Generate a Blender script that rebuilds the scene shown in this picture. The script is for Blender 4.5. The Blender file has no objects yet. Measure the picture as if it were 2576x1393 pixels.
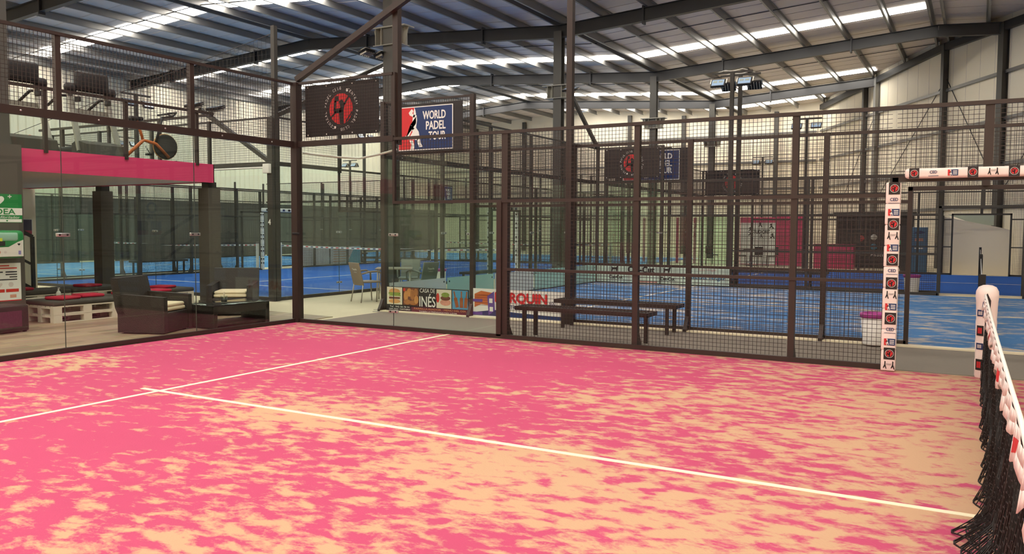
import bpy, bmesh, math, random
from mathutils import Vector, Matrix
S = bpy.context.scene
COL = S.collection
PI = math.pi
random.seed(7)

# ---------------------------------------------------------------- camera, world, exposure
cam_d = bpy.data.cameras.new('camera'); cam = bpy.data.objects.new('camera', cam_d); COL.objects.link(cam)
CAM = Vector((9.938, -10.215, 1.610)); YAW, PITCH, ROLL, FPX = 2.085856, -0.0591336, 0.0048612, 2071.12
fw = Vector((math.cos(PITCH)*math.cos(YAW), math.cos(PITCH)*math.sin(YAW), math.sin(PITCH)))
rt = fw.cross(Vector((0, 0, 1))).normalized(); up = rt.cross(fw)
cr, sr = math.cos(ROLL), math.sin(ROLL)
r2 = cr*rt + sr*up; u2 = -sr*rt + cr*up
cam.matrix_world = Matrix(((r2.x, u2.x, -fw.x, CAM.x), (r2.y, u2.y, -fw.y, CAM.y), (r2.z, u2.z, -fw.z, CAM.z), (0, 0, 0, 1)))
cam_d.sensor_fit = 'HORIZONTAL'; cam_d.sensor_width = 36.0; cam_d.lens = 36.0*FPX/2576
cam_d.clip_start = 0.05; cam_d.clip_end = 200
S.camera = cam
S.view_settings.view_transform = 'Standard'; S.view_settings.look = 'None'
S.view_settings.gamma = 1.0; S.view_settings.use_curve_mapping = False
S.view_settings.exposure = 0.0
w = bpy.data.worlds.new('world'); S.world = w; w.use_nodes = True
w.node_tree.nodes['Background'].inputs[0].default_value = (0.75, 0.85, 1.0, 1)
w.node_tree.nodes['Background'].inputs[1].default_value = 0.6
S.cycles.max_bounces = 6; S.cycles.diffuse_bounces = 3; S.cycles.glossy_bounces = 3
S.cycles.transmission_bounces = 3; S.cycles.transparent_max_bounces = 40
S.cycles.use_denoising = True; S.cycles.sample_clamp_indirect = 4
S.cycles.caustics_reflective = False; S.cycles.caustics_refractive = False
SKY_E = 17.8          # radiance of the translucent roof lights
SKY_C = (1.0, 0.94, 0.84)

# ---------------------------------------------------------------- materials
def lin(c):
    return tuple(((v/255)/12.92 if v <= 10 else (((v/255)+.055)/1.055)**2.4) for v in c)
MATS = {}
def mat(name, rgb, rough=.6, metal=0.0, spec=.5, noise=0.0, nscale=8.0, bump=0.0, emit=None, estr=0.0):
    if name in MATS: return MATS[name]
    m = bpy.data.materials.new(name); m.use_nodes = True; MATS[name] = m
    nt = m.node_tree; b = nt.nodes['Principled BSDF']
    c = lin(rgb)
    b.inputs['Base Color'].default_value = (*c, 1); b.inputs['Roughness'].default_value = rough
    b.inputs['Metallic'].default_value = metal; b.inputs['Specular IOR Level'].default_value = spec
    if noise or bump:
        tc = nt.nodes.new('ShaderNodeTexCoord'); n = nt.nodes.new('ShaderNodeTexNoise')
        n.inputs['Scale'].default_value = nscale; n.inputs['Detail'].default_value = 5
        nt.links.new(tc.outputs['Object'], n.inputs['Vector'])
        if noise:
            r = nt.nodes.new('ShaderNodeMixRGB'); r.inputs[1].default_value = (*[v*(1-noise) for v in c], 1)
            r.inputs[2].default_value = (*[min(1, v*(1+noise)) for v in c], 1)
            nt.links.new(n.outputs['Fac'], r.inputs[0]); nt.links.new(r.outputs[0], b.inputs['Base Color'])
        if bump:
            bp = nt.nodes.new('ShaderNodeBump'); bp.inputs['Strength'].default_value = bump; bp.inputs['Distance'].default_value = .01
            nt.links.new(n.outputs['Fac'], bp.inputs['Height']); nt.links.new(bp.outputs[0], b.inputs['Normal'])
    if emit:
        b.inputs['Emission Color'].default_value = (*emit, 1); b.inputs['Emission Strength'].default_value = estr
    return m
def glass_mat(name, tint, refl=1.0):
    m = bpy.data.materials.new(name); m.use_nodes = True; MATS[name] = m
    nt = m.node_tree; nt.nodes.clear()
    out = nt.nodes.new('ShaderNodeOutputMaterial'); mix = nt.nodes.new('ShaderNodeMixShader')
    tr = nt.nodes.new('ShaderNodeBsdfTransparent'); gl = nt.nodes.new('ShaderNodeBsdfGlossy')
    fr = nt.nodes.new('ShaderNodeLayerWeight'); fr.inputs[0].default_value = .5
    pw = nt.nodes.new('ShaderNodeMath'); pw.operation = 'POWER'; pw.inputs[1].default_value = 4.0
    mu = nt.nodes.new('ShaderNodeMath'); mu.operation = 'MULTIPLY_ADD'; mu.inputs[1].default_value = .45*refl; mu.inputs[2].default_value = .03*refl
    tr.inputs[0].default_value = (*tint, 1); gl.inputs['Roughness'].default_value = 0.02; gl.inputs[0].default_value = (.95, 1, .97, 1)
    nt.links.new(fr.outputs['Facing'], pw.inputs[0])
    nt.links.new(pw.outputs[0], mu.inputs[0]); nt.links.new(mu.outputs[0], mix.inputs[0])
    nt.links.new(tr.outputs[0], mix.inputs[1]); nt.links.new(gl.outputs[0], mix.inputs[2]); nt.links.new(mix.outputs[0], out.inputs[0])
    return m
SEAM = mat('glass_seam_sealant', (58, 66, 60), .4)
GLASS = glass_mat('court_glass', (.925, .968, .942), .9)
GLASS2 = glass_mat('thin_glass', (.93, .96, .95), 1.0)

def turf(name, base, sand, thresh, gx=0.0, gy=0.0, width=.10, stretch=(1.7, 1.0), dark=.8, blobs=(), sc=3.6):
    m = bpy.data.materials.new(name); m.use_nodes = True; nt = m.node_tree; N = nt.nodes; L = nt.links
    b = N['Principled BSDF']; b.inputs['Roughness'].default_value = .95; b.inputs['Specular IOR Level'].default_value = .15
    tc = N.new('ShaderNodeTexCoord'); mp = N.new('ShaderNodeMapping')
    mp.inputs['Rotation'].default_value = (0, 0, math.radians(-30)); mp.inputs['Scale'].default_value = (1/stretch[0], 1/stretch[1], 1)
    L.new(tc.outputs['Object'], mp.inputs[0])
    def noise(scale, det, rough, dist=0.0):
        n = N.new('ShaderNodeTexNoise'); n.inputs['Scale'].default_value = scale; n.inputs['Detail'].default_value = det
        n.inputs['Roughness'].default_value = rough; n.inputs['Distortion'].default_value = dist; L.new(mp.outputs[0], n.inputs['Vector']); return n
    def mth(op, a, c):
        q = N.new('ShaderNodeMath'); q.operation = op
        for i, v in enumerate((a, c)):
            if isinstance(v, (int, float)): q.inputs[i].default_value = v
            else: L.new(v, q.inputs[i])
        return q.outputs[0]
    n1 = noise(sc, 7, .62, .25); n2 = noise(.45, 2, .5); n3 = noise(70, 2, .6)
    sx = N.new('ShaderNodeSeparateXYZ'); L.new(tc.outputs['Object'], sx.inputs[0])
    v = mth('ADD', n1.outputs['Fac'], mth('MULTIPLY', mth('SUBTRACT', n2.outputs['Fac'], .5), .42))
    v = mth('ADD', v, mth('MULTIPLY', sx.outputs[0], gx)); v = mth('ADD', v, mth('MULTIPLY', sx.outputs[1], gy))
    v = mth('ADD', v, mth('MULTIPLY', mth('SUBTRACT', n3.outputs['Fac'], .5), .10))
    for bx, by, br, ba in blobs:             # worn and dusty areas of the carpet
        ds = N.new('ShaderNodeVectorMath'); ds.operation = 'DISTANCE'; L.new(tc.outputs['Object'], ds.inputs[0]); ds.inputs[1].default_value = (bx, by, 0)
        mr = N.new('ShaderNodeMapRange'); mr.interpolation_type = 'SMOOTHSTEP'; mr.inputs['From Min'].default_value = br; mr.inputs['From Max'].default_value = 0
        mr.inputs['To Min'].default_value = 0; mr.inputs['To Max'].default_value = ba; L.new(ds.outputs['Value'], mr.inputs['Value']); v = mth('ADD', v, mr.outputs[0])
    rp = N.new('ShaderNodeMapRange'); rp.inputs['From Min'].default_value = thresh - width/2; rp.inputs['From Max'].default_value = thresh + width
    rp.inputs['To Min'].default_value = 0.03; rp.inputs['To Max'].default_value = .93
    L.new(v, rp.inputs['Value'])
    mx = N.new('ShaderNodeMixRGB'); L.new(rp.outputs[0], mx.inputs[0])
    d = N.new('ShaderNodeMixRGB'); d.inputs[1].default_value = (*[x*dark for x in lin(base)], 1); d.inputs[2].default_value = (*lin(base), 1)
    L.new(n2.outputs['Fac'], d.inputs[0]); L.new(d.outputs[0], mx.inputs[1]); mx.inputs[2].default_value = (*lin(sand), 1)
    L.new(mx.outputs[0], b.inputs['Base Color'])
    bp = N.new('ShaderNodeBump'); bp.inputs['Strength'].default_value = .35; bp.inputs['Distance'].default_value = .01
    L.new(n3.outputs['Fac'], bp.inputs['Height']); L.new(bp.outputs[0], b.inputs['Normal'])
    MATS[name] = m; return m
PINK = turf('pink_turf', (200, 78, 118), (200, 166, 132), .575, gx=.009, gy=0, width=.085, stretch=(1.35, .8), sc=6.2,
            blobs=((5.5, -1.9, 2.6, -.13), (2.4, -1.8, 1.6, -.10), (4.0, -6.6, 1.7, -.11), (5.0, -4.9, 1.3, .10), (9.9, -4.0, 2.2, .12), (7.6, -5.4, 1.6, .06), (.7, -4.4, 1.1, .12), (6.6, -7.6, 1.2, .05)))
BLUE = turf('blue_turf', (78, 136, 196), (214, 200, 178), .555, width=.12)
BLUE_C = turf('clean_blue_turf', (44, 98, 186), (120, 160, 215), .86, width=.2)
BLUE_L = turf('pale_blue_turf', (70, 140, 205), (150, 190, 220), .58, width=.2)

DARK = mat('dark_brown_steel', (50, 37, 33), .45, .0, .5)
DARK2 = mat('dark_grey_steel', (54, 50, 46), .45, .0, .5)
BEAM = mat('anthracite_rafter_paint', (46, 46, 48), .5)
COLM = mat('grey_column_paint', (74, 72, 68), .5)
PURL = mat('galvanised_purlin', (135, 134, 132), .45, .5)
SHEET = mat('grey_roof_sheet', (216, 206, 200), .5, .15, noise=.05, nscale=1.5)
WHITE_S = mat('white_wall_sheet', (244, 234, 212), .55, noise=.03, nscale=.7)
CONC = mat('dark_concrete_wall', (92, 92, 86), .8, noise=.15, nscale=1.2)
FLOOR = mat('beige_concrete_floor', (206, 194, 166), .75, noise=.05, nscale=1.3)
MATG = mat('grey_walkway_carpet', (128, 120, 110), .95, noise=.05, nscale=30)
LINE = mat('cream_court_line', (250, 236, 205), .9)
WHITE = mat('white_plastic', (236, 232, 226), .5)
BLACK = mat('black_print', (22, 18, 20), .6)
RED = mat('red_print', (205, 40, 45), .55)
NAVY = mat('navy_print', (24, 48, 98), .45)
WPR = mat('white_print', (238, 236, 230), .55)
STEEL = mat('bright_steel', (190, 190, 188), .3, .9)
MAGENTA = mat('pink_panel_paint', (214, 60, 112), .45)
WICKER = mat('dark_brown_wicker', (38, 28, 24), .5, noise=.35, nscale=60, bump=.6)
CUSH = mat('cream_cushion_cloth', (226, 208, 176), .9, noise=.05)
RCUSH = mat('red_cushion_cloth', (188, 26, 58), .9, noise=.1)
GMATT = mat('charcoal_mattress_cloth', (74, 68, 62), .9, noise=.1)
PALL = mat('white_painted_wood', (226, 214, 196), .7, noise=.08, nscale=6)
GREYP = mat('grey_pillar_cladding', (80, 74, 68), .6)
TAUPE = mat('taupe_chair_plastic', (138, 124, 108), .5)
GCHAIR = mat('grey_chair_plastic', (128, 130, 126), .5)
ALU = mat('aluminium_leg', (176, 170, 160), .4, .6)
PAD = mat('white_padding_vinyl', (246, 230, 224), .45, noise=.02, nscale=20, bump=.15)
SKYL = mat('translucent_roof_light', (240, 240, 235), .6, emit=SKY_C, estr=SKY_E)
def wood_mat():
    m = bpy.data.materials.new('lounge_wood_boards'); m.use_nodes = True; nt = m.node_tree; N = nt.nodes; L = nt.links
    b = N['Principled BSDF']; b.inputs['Roughness'].default_value = .5
    tc = N.new('ShaderNodeTexCoord'); mp = N.new('ShaderNodeMapping'); mp.inputs['Rotation'].default_value = (0, 0, PI/2)
    L.new(tc.outputs['Object'], mp.inputs[0]); br = N.new('ShaderNodeTexBrick'); L.new(mp.outputs[0], br.inputs[0])
    br.inputs['Color1'].default_value = (*lin((206, 180, 150)), 1); br.inputs['Color2'].default_value = (*lin((156, 130, 106)), 1)
    br.inputs['Mortar'].default_value = (*lin((120, 98, 80)), 1); br.inputs['Scale'].default_value = 1; br.inputs['Mortar Size'].default_value = .004
    br.inputs['Brick Width'].default_value = 1.3; br.inputs['Row Height'].default_value = .16
    mp2 = N.new('ShaderNodeMapping'); mp2.inputs['Scale'].default_value = (14, 1.2, 1); L.new(tc.outputs['Object'], mp2.inputs[0])
    n = N.new('ShaderNodeTexNoise'); n.inputs['Scale'].default_value = 2; n.inputs['Detail'].default_value = 5; L.new(mp2.outputs[0], n.inputs[0])
    mx = N.new('ShaderNodeMixRGB'); mx.blend_type = 'MULTIPLY'; mx.inputs[0].default_value = .9
    L.new(br.outputs[0], mx.inputs[1]); L.new(n.outputs['Color'], mx.inputs[2])
    mx2 = N.new('ShaderNodeMixRGB'); mx2.inputs[0].default_value = .25; L.new(mx.outputs[0], mx2.inputs[1]); L.new(br.outputs[0], mx2.inputs[2])
    L.new(mx2.outputs[0], b.inputs['Base Color']); return m
WOOD = wood_mat()

# ---------------------------------------------------------------- mesh helpers
class MB:
    """collects shapes, then links them as ONE mesh object"""
    def __init__(s): s.v = []; s.f = []; s.m = []; s.ml = []; s.smooth = []
    def mi(s, m):
        if m not in s.ml: s.ml.append(m)
        return s.ml.index(m)
    def add(s, vs, fs, m, sm=False):
        o = len(s.v); s.v += [tuple(v) for v in vs]
        k = s.mi(m)
        for f in fs: s.f.append(tuple(o+i for i in f)); s.m.append(k); s.smooth.append(sm)
        return s
    def box(s, x0, x1, y0, y1, z0, z1, m, M=None):
        vs = [Vector((x, y, z)) for z in (z0, z1) for y in (y0, y1) for x in (x0, x1)]
        if M is not None: vs = [M @ v for v in vs]
        return s.add(vs, [(0, 2, 3, 1), (4, 5, 7, 6), (0, 1, 5, 4), (2, 6, 7, 3), (0, 4, 6, 2), (1, 3, 7, 5)], m)
    def rbox(s, x0, x1, y0, y1, z0, z1, m, r=.02, M=None, sm=True):
        """box with rounded edges (two-step chamfer)"""
        cx, cy, cz = (x0+x1)/2, (y0+y1)/2, (z0+z1)/2; hx, hy, hz = (x1-x0)/2, (y1-y0)/2, (z1-z0)/2
        r = min(r, hx*.98, hy*.98, hz*.98); bm = bmesh.new(); bmesh.ops.create_cube(bm, size=2)
        for v in bm.verts: v.co = Vector((v.co.x*hx, v.co.y*hy, v.co.z*hz))
        bmesh.ops.bevel(bm, geom=bm.edges[:], offset=r, segments=3, profile=.5, affect='EDGES')
        T = Matrix.Translation((cx, cy, cz)); T = M @ T if M is not None else T
        bm.verts.index_update()
        s.add([T @ v.co for v in bm.verts], [[v.index for v in f.verts] for f in bm.faces], m, sm); bm.free(); return s
    def bar(s, a, b, w_, h_, m, caps=True):
        """rectangular bar from a to b; w_ sideways, h_ up"""
        a = Vector(a); b = Vector(b); d = (b-a).normalized()
        u = Vector((0, 0, 1)) if abs(d.z) < .95 else Vector((1, 0, 0))
        sd = d.cross(u).normalized(); u = sd.cross(d).normalized()
        vs = [p + sd*i*w_/2 + u*j*h_/2 for p in (a, b) for i, j in ((-1, -1), (1, -1), (1, 1), (-1, 1))]
        fs = [(0, 1, 5, 4), (1, 2, 6, 5), (2, 3, 7, 6), (3, 0, 4, 7)]
        if caps: fs += [(3, 2, 1, 0), (4, 5, 6, 7)]
        return s.add(vs, fs, m)
    def tube(s, pts, r, m, n=8, caps=True, sm=True):
        pts = [Vector(p) for p in pts]; rings = []
        rr = r if isinstance(r, (list, tuple)) else [r]*len(pts)
        pu = None
        for i, p in enumerate(pts):
            d = (pts[min(i+1, len(pts)-1)] - pts[max(i-1, 0)]).normalized()
            if pu is None: pu = Vector((0, 0, 1)) if abs(d.z) < .9 else Vector((1, 0, 0))
            sd = d.cross(pu)
            if sd.length < 1e-4: sd = d.cross(Vector((0, 1, 0)))
            sd.normalize(); pu = sd.cross(d).normalized()
            rings.append([p + (sd*math.cos(2*PI*k/n) + pu*math.sin(2*PI*k/n))*rr[i] for k in range(n)])
        vs = [v for r_ in rings for v in r_]; fs = []
        for i in range(len(pts)-1):
            for k in range(n): fs.append((i*n+k, i*n+(k+1) % n, (i+1)*n+(k+1) % n, (i+1)*n+k))
        if caps: fs += [tuple(range(n-1, -1, -1)), tuple(range((len(pts)-1)*n, len(pts)*n))]
        return s.add(vs, fs, m, sm)
    def lathe(s, prof, m, c=(0, 0, 0), n=20, M=None, sm=True):
        vs = []
        for r, z in prof:
            for k in range(n):
                v = Vector((c[0]+r*math.cos(2*PI*k/n), c[1]+r*math.sin(2*PI*k/n), c[2]+z)); vs.append(M @ v if M is not None else v)
        fs = []
        for i in range(len(prof)-1):
            for k in range(n): fs.append((i*n+k, i*n+(k+1) % n, (i+1)*n+(k+1) % n, (i+1)*n+k))
        fs += [tuple(range(n-1, -1, -1)), tuple(range((len(prof)-1)*n, len(prof)*n))]
        return s.add(vs, fs, m, sm)
    def prism(s, pts, axis, a0, a1, m):
        """polygon pts (2D) extruded along axis 'x','y' or 'z' from a0 to a1"""
        def P(p, a): return {'x': (a, p[0], p[1]), 'y': (p[0], a, p[1]), 'z': (p[0], p[1], a)}[axis]
        n = len(pts); vs = [P(p, a0) for p in pts] + [P(p, a1) for p in pts]
        fs = [tuple(range(n)), tuple(range(2*n-1, n-1, -1))] + [(i, i+n, (i+1) % n+n, (i+1) % n) for i in range(n)]
        return s.add(vs, fs, m)
    def build(s, name, parent=None, loc=None, rotz=0.0):
        me = bpy.data.meshes.new(name); me.from_pydata(s.v, [], s.f)
        for m in s.ml: me.materials.append(m)
        me.polygons.foreach_set('material_index', s.m); me.polygons.foreach_set('use_smooth', s.smooth); me.update()
        o = bpy.data.objects.new(name, me); COL.objects.link(o)
        if parent: o.parent = parent
        if loc is not None: o.location = loc
        if rotz: o.rotation_euler = (0, 0, rotz)
        return o
def inst(mesh, name, parent=None, loc=(0, 0, 0)):
    o = bpy.data.objects.new(name, mesh); COL.objects.link(o); o.parent = parent; o.location = loc; return o
def thing(name, label, cat, loc=(0, 0, 0), rotz=0.0, group=None):
    o = bpy.data.objects.new(name, None); COL.objects.link(o); o.empty_display_size = .1
    o.location = loc; o.rotation_euler = (0, 0, rotz); o['label'] = label; o['category'] = cat
    if group: o['group'] = group
    return o
def tag(o, label, cat, group=None):
    o['label'] = label; o['category'] = cat
    if group: o['group'] = group
    return o
def struct(o): o['kind'] = 'structure'; return o
def dup(root, loc, rotz=None, label=None):
    r = root.copy(); COL.objects.link(r); r.location = loc
    if rotz is not None: r.rotation_euler = (0, 0, rotz)
    if label: r['label'] = label
    for ch in list(root.children):
        c = ch.copy(); COL.objects.link(c); c.parent = r
        for g in list(ch.children):
            d = g.copy(); COL.objects.link(d); d.parent = c
    return r

# flat print on a surface: a frame with origin o, right u, up v; prints sit a hair in front (w)
class Fr:
    def __init__(s, o, u, v): s.o = Vector(o); s.u = Vector(u); s.v = Vector(v); s.n = s.u.cross(s.v)
    def P(s, a, b, w_=0.0): return s.o + s.u*a + s.v*b + s.n*w_
_txt = {}
def txt_mesh(t):
    if t not in _txt:
        cu = bpy.data.curves.new('txt', 'FONT'); cu.body = t; cu.align_x = 'CENTER'; cu.align_y = 'CENTER'; cu.resolution_u = 3
        ob = bpy.data.objects.new('txt', cu); me = bpy.data.meshes.new_from_object(ob)
        vs = [(v.co.x, v.co.y) for v in me.vertices]; fs = [tuple(p.vertices) for p in me.polygons]
        bpy.data.objects.remove(ob); bpy.data.meshes.remove(me); bpy.data.curves.remove(cu)
        xs = [v[0] for v in vs] or [0]; ys = [v[1] for v in vs] or [0]
        _txt[t] = (vs, fs, (min(xs), max(xs), min(ys), max(ys)))
    return _txt[t]
def text(mb, fr, t, a, b, wid, hei, m, w_=.004, rot=0.0, bold=0.0):
    """text fitted to wid x hei centred on (a,b)"""
    vs, fs, (x0, x1, y0, y1) = txt_mesh(t)
    sx = wid/(x1-x0); sy = hei/(y1-y0); c, s_ = math.cos(rot), math.sin(rot)
    offs = [(0, 0)] if not bold else [(-bold, 0), (0, 0), (bold, 0), (0, bold), (0, -bold)]
    for k, (ox, oy) in enumerate(offs):
        pts = []
        for x, y in vs:
            X = (x-(x0+x1)/2)*sx+ox; Y = (y-(y0+y1)/2)*sy+oy
            pts.append(fr.P(a+X*c-Y*s_, b+X*s_+Y*c, w_+k*.0002))
        mb.add(pts, fs, m)
def poly(mb, fr, pts, m, w_=.002):
    mb.add([fr.P(a, b, w_) for a, b in pts], [tuple(range(len(pts)))], m)
def rect(mb, fr, a0, a1, b0, b1, m, w_=.002): poly(mb, fr, [(a0, b0), (a1, b0), (a1, b1), (a0, b1)], m, w_)
def disc(mb, fr, a, b, ra, rb, m, w_=.002, n=20): poly(mb, fr, [(a+ra*math.cos(2*PI*k/n), b+rb*math.sin(2*PI*k/n)) for k in range(n)], m, w_)
def slab(mb, fr, a0, a1, b0, b1, th, m):
    vs = [fr.P(a, b, c) for c in (-th, 0) for b in (b0, b1) for a in (a0, a1)]
    mb.add(vs, [(0, 2, 3, 1), (4, 5, 7, 6), (0, 1, 5, 4), (2, 6, 7, 3), (0, 4, 6, 2), (1, 3, 7, 5)], m)

# club emblem: red disc with black silhouettes inside a ring of letters
def emblem(mb, fr, a, b, R, letters=True, w_=.003):
    disc(mb, fr, a, b, R, R*1.02, RED, w_)
    def bl(pts): poly(mb, fr, [(a+x*R, b+y*R) for x, y in pts], BLACK, w_+.0015)
    bl([(-.10, -1), (.22, -1), (.24, -.1), (.34, .3), (.1, .62), (-.16, .5), (-.06, .1), (-.16, -.25)])
    bl([(-.62, -.28), (.1, -.28), (.1, .06), (-.62, .02)])
    bl([(-.55, .45), (-.2, .52), (-.22, .86), (-.52, .84)])
    bl([(-.66, -.1), (-.48, -.1), (-.38, .6), (-.55, .55)])
    bl([(.2, .3), (.34, .24), (.78, .78), (.68, .9)])
    bl([(-.98, -.55), (-.9, -.62), (-.3, -.2), (-.42, -.1)])
    bl([(.4, -.82), (.46, -.9), (.98, -.3), (.94, -.18)])
    if letters:
        t = 'CENTRAL PADEL CLUB'
        for half in (0, 1):
            for i, ch in enumerate(t):
                if ch == ' ': continue
                an = math.radians((62 - i*8.9) if half == 0 else (242 - i*8.9))
                text(mb, fr, ch, a+1.36*R*math.cos(an), b+1.36*R*math.sin(an), .13*R, .2*R, WPR, w_+.001, an-PI/2)
        for an in (math.radians(66), math.radians(246)):
            disc(mb, fr, a+1.3*R*math.cos(an), b+1.3*R*math.sin(an), .1*R, .1*R, WPR, w_+.001, 12)
    else:
        ring = []
        for k in range(24):
            for rr in (1.18, 1.28): ring.append(fr.P(a+rr*R*math.cos(2*PI*k/24), b+rr*R*math.sin(2*PI*k/24), w_))
        mb.add(ring, [(2*k, 2*k+1, (2*k+3) % 48, (2*k+2) % 48) for k in range(24)], WPR)
# tour logo: red field left, navy right, white player between
def tour(mb, fr, a0, a1, b0, b1, w_=.003, words=True):
    W_, H_ = a1-a0, b1-b0
    rect(mb, fr, a0-.015*W_, a1+.015*W_, b0-.02*H_, b1+.02*H_, WPR, w_)
    rect(mb, fr, a0, a0+.30*W_, b0, b1, RED, w_+.001); rect(mb, fr, a0+.30*W_, a1, b0, b1, NAVY, w_+.001)
    def wp(pts): poly(mb, fr, [(a0+x*W_, b0+y*H_) for x, y in pts], WPR, w_+.002)
    wp([(.22, .60), (.27, .55), (.33, .78), (.33, .62), (.20, .42), (.17, .36), (.12, .33), (.13, .28), (.20, .33), (.24, .44), (.30, .50)])
    wp([(.26, .86), (.28, .92), (.25, .97), (.22, .93), (.19, .88), (.21, .82), (.30, .76), (.31, .82)])
    wp([(.30, .78), (.33, .84), (.32, .92), (.30, 1.0), (.285, .9), (.28, .8)])
    wp([(.27, .80), (.34, .82), (.35, .70), (.33, .52), (.38, .42), (.40, .28), (.36, .22), (.28, .24), (.18, .24), (.22, .33), (.26, .42), (.25, .56)])
    wp([(.34, .26), (.40, .30), (.42, .14), (.46, .06), (.39, .05), (.36, .14)])
    wp([(.20, .22), (.27, .22), (.30, .06), (.28, .0), (.22, .0), (.24, .12)])
    if words:
        for i, t in enumerate(('WORLD', 'PADEL', 'TOUR')):
            wd = (.42, .36, .31)[i]*W_
            text(mb, fr, t, a0+.88*W_-wd/2, b0+(.80-.245*i)*H_, wd, .19*H_, WPR, w_+.003, 0, .004*W_)
    else:
        for i in range(3): rect(mb, fr, a0+.5*W_, a0+.9*W_, b0+(.18+.25*i)*H_, b0+(.30+.25*i)*H_, WPR, w_+.003)

# ================================================================ BUILDING SHELL
XL, YN, YF = -26.3, -20.0, 41.9
def wall_x(y): return 1.47 + (YF-y)*0.559          # the slanting right wall
def wall_y(x): return YF - (x-1.47)/0.559
struct(MB().box(XL, 40, YN, YF, -.12, 0, FLOOR).build('floor'))
PX = [-26.3, -14.6, -3.0, 8.34, 19.8, 31.2, 42]; PZ = [8.92, 9.69, 8.92, 9.69, 8.92, 9.69, 8.92]
def roof_z(x):
    for i in range(len(PX)-1):
        if PX[i] <= x <= PX[i+1]: return PZ[i] + (PZ[i+1]-PZ[i])*(x-PX[i])/(PX[i+1]-PX[i])
    return 8.92
mb = MB()
xs = sorted(set(PX[:-1] + [1.47, 36.0]))
for a, b in zip(xs[:-1], xs[1:]):
    ya, yb = min(YF, wall_y(a)), min(YF, wall_y(b)); za, zb = roof_z(a), roof_z(b)
    vs = [(a, YN, za), (b, YN, zb), (b, yb, zb), (a, ya, za)]
    vs += [(x, y, z+.06) for x, y, z in vs]
    mb.add(vs, [(0, 3, 2, 1), (4, 5, 6, 7), (0, 1, 5, 4), (1, 2, 6, 5), (2, 3, 7, 6), (3, 0, 4, 7)], SHEET)
# standing seams of the roof sheets, one per metre
y = YN+1
while y < YF-.2:
    for a, b in zip(PX[:-2], PX[1:-1]):
        b2 = min(b, wall_x(y)-.1)
        if b2 > a+.3: mb.bar((a, y, roof_z(a)-.006), (b2, y, roof_z(b2)-.006), .035, .012, SHEET, False)
    y += 1.0
struct(mb.build('ceiling'))
# walls
mb = MB(); mb.box(XL-.25, XL, YN, YF, 0, 2.95, CONC)
struct(mb.build('wall_left_base'))
mb = MB(); y = YN; pts = []
while y < YF:
    pts += [(y, 0), (y+.16, 0), (y+.2, .05), (y+.3, .05)]; y += .34
vs = [(XL+.02+q, yy, z) for yy, q in pts for z in (2.95, 9.3)]
mb.add(vs, [(2*i, 2*i+1, 2*i+3, 2*i+2) for i in range(len(pts)-1)], WHITE_S)
mb.box(XL-.2, XL, YN, YF, 2.95, 9.3, WHITE_S)
struct(mb.build('wall_left'))
mb = MB(); mb.box(XL, 1.6, YF, YF+.2, 0, 9.6, WHITE_S)
for x in range(int(XL)+1, 1, 1): mb.box(x, x+.012, YF-.006, YF, 0, 8.9, SHEET)
struct(mb.build('wall_back'))
mb = MB(); a = Vector((1.47, YF, 0)); b = Vector((wall_x(YN), YN, 0)); d = (b-a).normalized(); n = Vector((-d.y, d.x, 0))
L_ = (b-a).length
M = Matrix(((d.x, n.x, 0, a.x), (d.y, n.y, 0, a.y), (0, 0, 1, 0), (0, 0, 0, 1)))
mb.box(0, L_, 0, .2, 0, 10.2, WHITE_S, M)
for i in range(1, int(L_)): mb.box(i, i+.012, -.006, 0, 0, 9.7, SHEET, M)
OBL = M
struct(mb.build('wall_right'))
struct(MB().box(XL, 40, YN-.2, YN, 0, 10, WHITE_S).build('wall_front'))
# roof lights: strips of translucent sheet running up the slopes, plus unseen ones added for light
STRIPS = [(-17.5, 'a'), (-11.5, 'a'), (-5.6, 'a'), (.4, 'a'), (10.95, 'a'), (17.8, 'l'), (23.25, 'a'), (28.6, 'l'), (34.0, 'a'), (39.9, 'r')]  # near rows are out of view, added to light the pink court
wn = 0
for yc, kind in STRIPS:
    for a, b in ((-25.6, -14.9), (-14.3, -3.25), (-2.75, 8.0), (9.3, 19.5), (20.1, 30.8)):
        if a > 8.9 and yc > -1: continue  # right of the right ridge: only unseen strips, added for light balance
        if kind == 'l' and a > -20: continue
        if kind == 'r' and a < -16: continue
        b = min(b, wall_x(yc)-.6)
        if b < a+1: continue
        mb = MB()
        vs = [(a, yc-.45, roof_z(a)-.02), (b, yc-.45, roof_z(b)-.02), (b, yc+.45, roof_z(b)-.02), (a, yc+.45, roof_z(a)-.02)]
        vs += [(x, y, z+.012) for x, y, z in vs]
        mb.add(vs, [(0, 3, 2, 1), (4, 5, 6, 7), (0, 1, 5, 4), (1, 2, 6, 5), (2, 3, 7, 6), (3, 0, 4, 7)], SKYL)
        wn += 1; struct(mb.build('skylight_or_fill_%d' % wn))
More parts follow.
